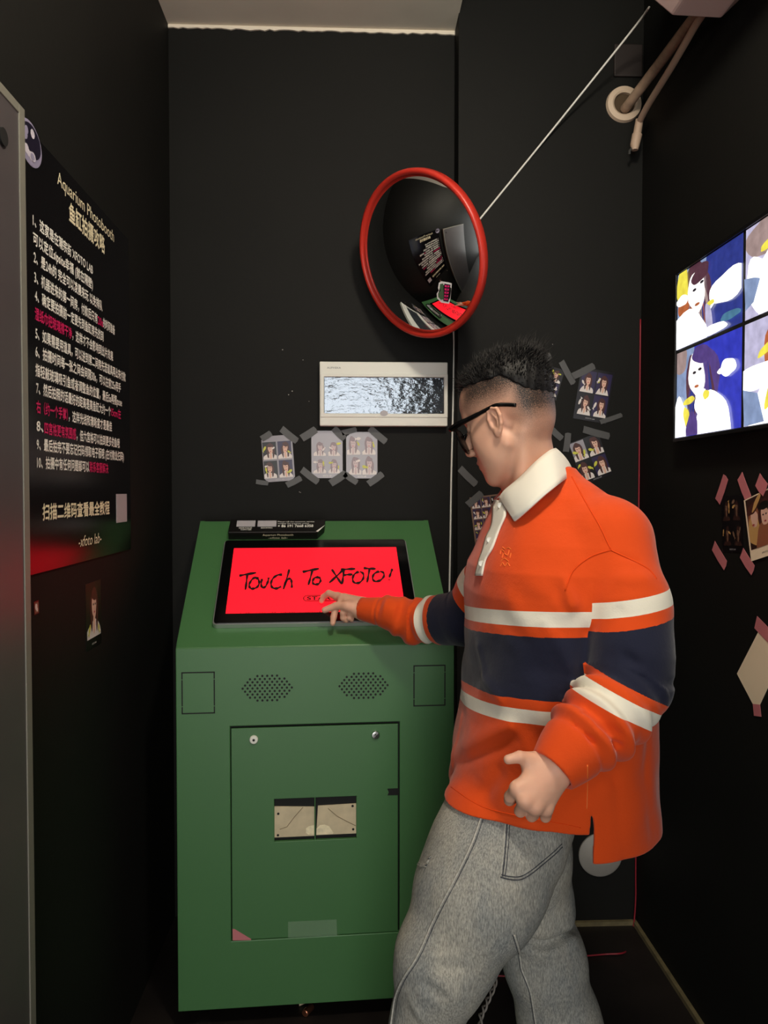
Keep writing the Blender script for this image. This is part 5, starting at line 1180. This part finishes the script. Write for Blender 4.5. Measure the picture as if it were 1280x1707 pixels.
mb = MB(); mb.tube([hp[2]+V((0, 0, .006)), hp[1], hp[1]-V((0, 0, .004)), hp[0]+V((0, 0, .012)), hp[0]-V((0, 0, .004))], [.012, .0125, .0155, .0145, .010], M['hose'], 14); mb.build('hose_fitting', ac, smooth='auto')
mb = MB(); mb.tube([hp[0]+V((-.008, 0, .002)), hp[0]+V((-.018, -.004, -.008)), hp[0]+V((-.017, 0, -.016))], .004, M['steel'], 8); mb.build('hose_clip', ac, smooth='auto')
q = P(1046, 102, YR); mb = MB(); mb.box((V((q.x, YR, q.z)), V((1, 0, 0)), V((0, 0, 1)), V((0, -1, 0))), -.046, .046, -.052, .050, .0005, .010, M['plate']); tag(mb.build('brown_square', bevel=.004), 'dark brown raised square above the pipe sleeve', 'wall plate')  # thin dark brown square standing slightly off the wall
# ------------------------------------------------------------------ cords, cover disc, floor bits
zc = [P(1082, 12, 2.16), P(1040, 72, YR-.13), P(920, 218, YR-.02), P(860, 292, YR-.008), P(800, 366, YR-.004)]
kx = JX-.004
wc = [P(1082, 12, 2.16), P(1060, 42, 2.25), P(990, 130, 2.36), P(900, 242, YR-.010), P(791, 376, YR-.004), V((JX-.001, YR-.006, P(770, 410, YR).z)), V((kx-.010, YB-.006, P(757, 470, YB).z)), P(756.5, 560, YB-.006), P(756, 620, YB-.006), P(754.5, 700, YB-.006), P(752, 800, YB-.006), P(750.5, 900, YB-.006), P(749, 985, YB-.006), P(748, 1100, YB-.006), V((P(748, 1100, YB).x, YB-.006, .01))]
mb = MB(); mb.tube(smooth_path(wc, 6), .0031, M['whitecord'], 8); tag(mb.build('power_cord', smooth=True), 'thin white cord running from the air conditioner down behind the mirror', 'cord')
rc = [P(1075, 532, YR-.008)+V((0, 0, 0)), P(1074, 700, YR-.008), P(1071, 890, YR-.008), P(1065, 1200, YR-.008), P(1061.5, 1440, YR-.010), P(1061, 1500, YR-.012), P(1055, 1552, YR-.016), P(1049, 1574, YR-.022)]
rc = [V((min(p.x, RX-.005), p.y, p.z)) for p in rc]
rc += [PZ(1040, 1588, .006), PZ(1005, 1591, .004), PZ(960, 1596, .004), PZ(910, 1610, .004), PZ(868, 1626, .004), PZ(820, 1626, .004), PZ(780, 1622, .004)]
mb = MB(); mb.tube(smooth_path(rc, 7), .0026, M['redcord'], 8); tag(mb.build('red_cord', smooth=True), 'dark red cord running down the wall corner and over the floor', 'cord')
q = P(1000, 1424, YR); DFm = (V((q.x, YR, q.z)), V((1, 0, 0)), V((0, 0, 1)), V((0, -1, 0)))
mb = MB(); mb.lathe(DFm, 0, 0, [(.0715, .0006), (.0715, .006), (.066, .010), (0, .011)], M['greydisc'], 40); tag(mb.build('cover_disc', smooth='auto'), 'round grey cover disc low on the back wall below the orange shirt', 'wall cover')
M['wire'] = mat('grey_twisted_wire', (176, 170, 164), .5)
tp_ = smooth_path([PZ(825, 1628, .012), PZ(824, 1645, .010), PZ(816, 1664, .008), PZ(808, 1682, .008), PZ(801, 1700, .008), PZ(800, 1725, .008)], 14)
tw_ = thing('twisted_wire', 'pale twisted wire lying on the floor between the legs', 'wire', tuple(tp_[-1]))
for ph in (0, math.pi):
    pts = []
    for i, p in enumerate(tp_):
        t = (tp_[min(i+1, len(tp_)-1)]-tp_[max(i-1, 0)]).normalized(); s_ = t.cross(V((0, 0, 1))).normalized(); a = i*.30+ph; pts.append(p+s_*.0052*math.cos(a)+V((0, 0, 1))*.0052*(1+math.sin(a)))
    mb = MB(); mb.tube(pts, .0030, M['wire'], 6); mb.build('strand', tw_, smooth=True)
mb = MB(); mb.tube(smooth_path([PZ(818, 1598, .05), PZ(832, 1603, .02), PZ(843, 1613, .01), PZ(852, 1624, .006)], 6), .0032, M['whitecord'], 7); tag(mb.build('loose_cable', smooth=True), 'short white loose cable behind the legs near the kiosk', 'cable')
ca, cb = PZ(507.5, 1690, .010), PZ(521, 1676, .010); cb = ca+(cb-ca)*.9; ca.z = cb.z = .0102
mb = MB(); dd = (cb-ca).normalized(); o1 = dd.orthogonal().normalized(); mb.lathe((ca, o1, dd.cross(o1), dd), 0, 0, [(0, 0), (.008, 0), (.0095, .0015), (.0095, (cb-ca).length-.002), (.008, (cb-ca).length), (0, (cb-ca).length)], M['copper'], 20); tag(mb.build('copper_tube', smooth='auto'), 'small copper tube lying on the floor in front of the kiosk', 'tube')
q = PZ(503, 1673, .006); mb = MB(); mb.tube([q+V((-.008, 0, 0)), q+V((.008, .004, .002))], [.006, .0045], M['cream'], 8); tag(mb.build('plastic_scrap', smooth='auto'), 'tiny pale scrap beside the copper tube under the kiosk', 'scrap')
# pale paint chips on the black wall
M['chip'] = mat('bare_plaster_spot', (180, 176, 168), .8)
mb = MB()
for (x, y) in ((481, 658), (487, 652), (515, 669), (499, 820), (501, 821), (921, 574), (505, 600), (471, 583)):
    u, v = bw(x, y) if x < 760 else rw(x, y); mb.disc(BF if x < 760 else RF, u, v, random.uniform(.0008, .0022), random.uniform(.0008, .002), .0002, M['chip'], .0005, 7)
o = struct(mb.build('trim_3'));
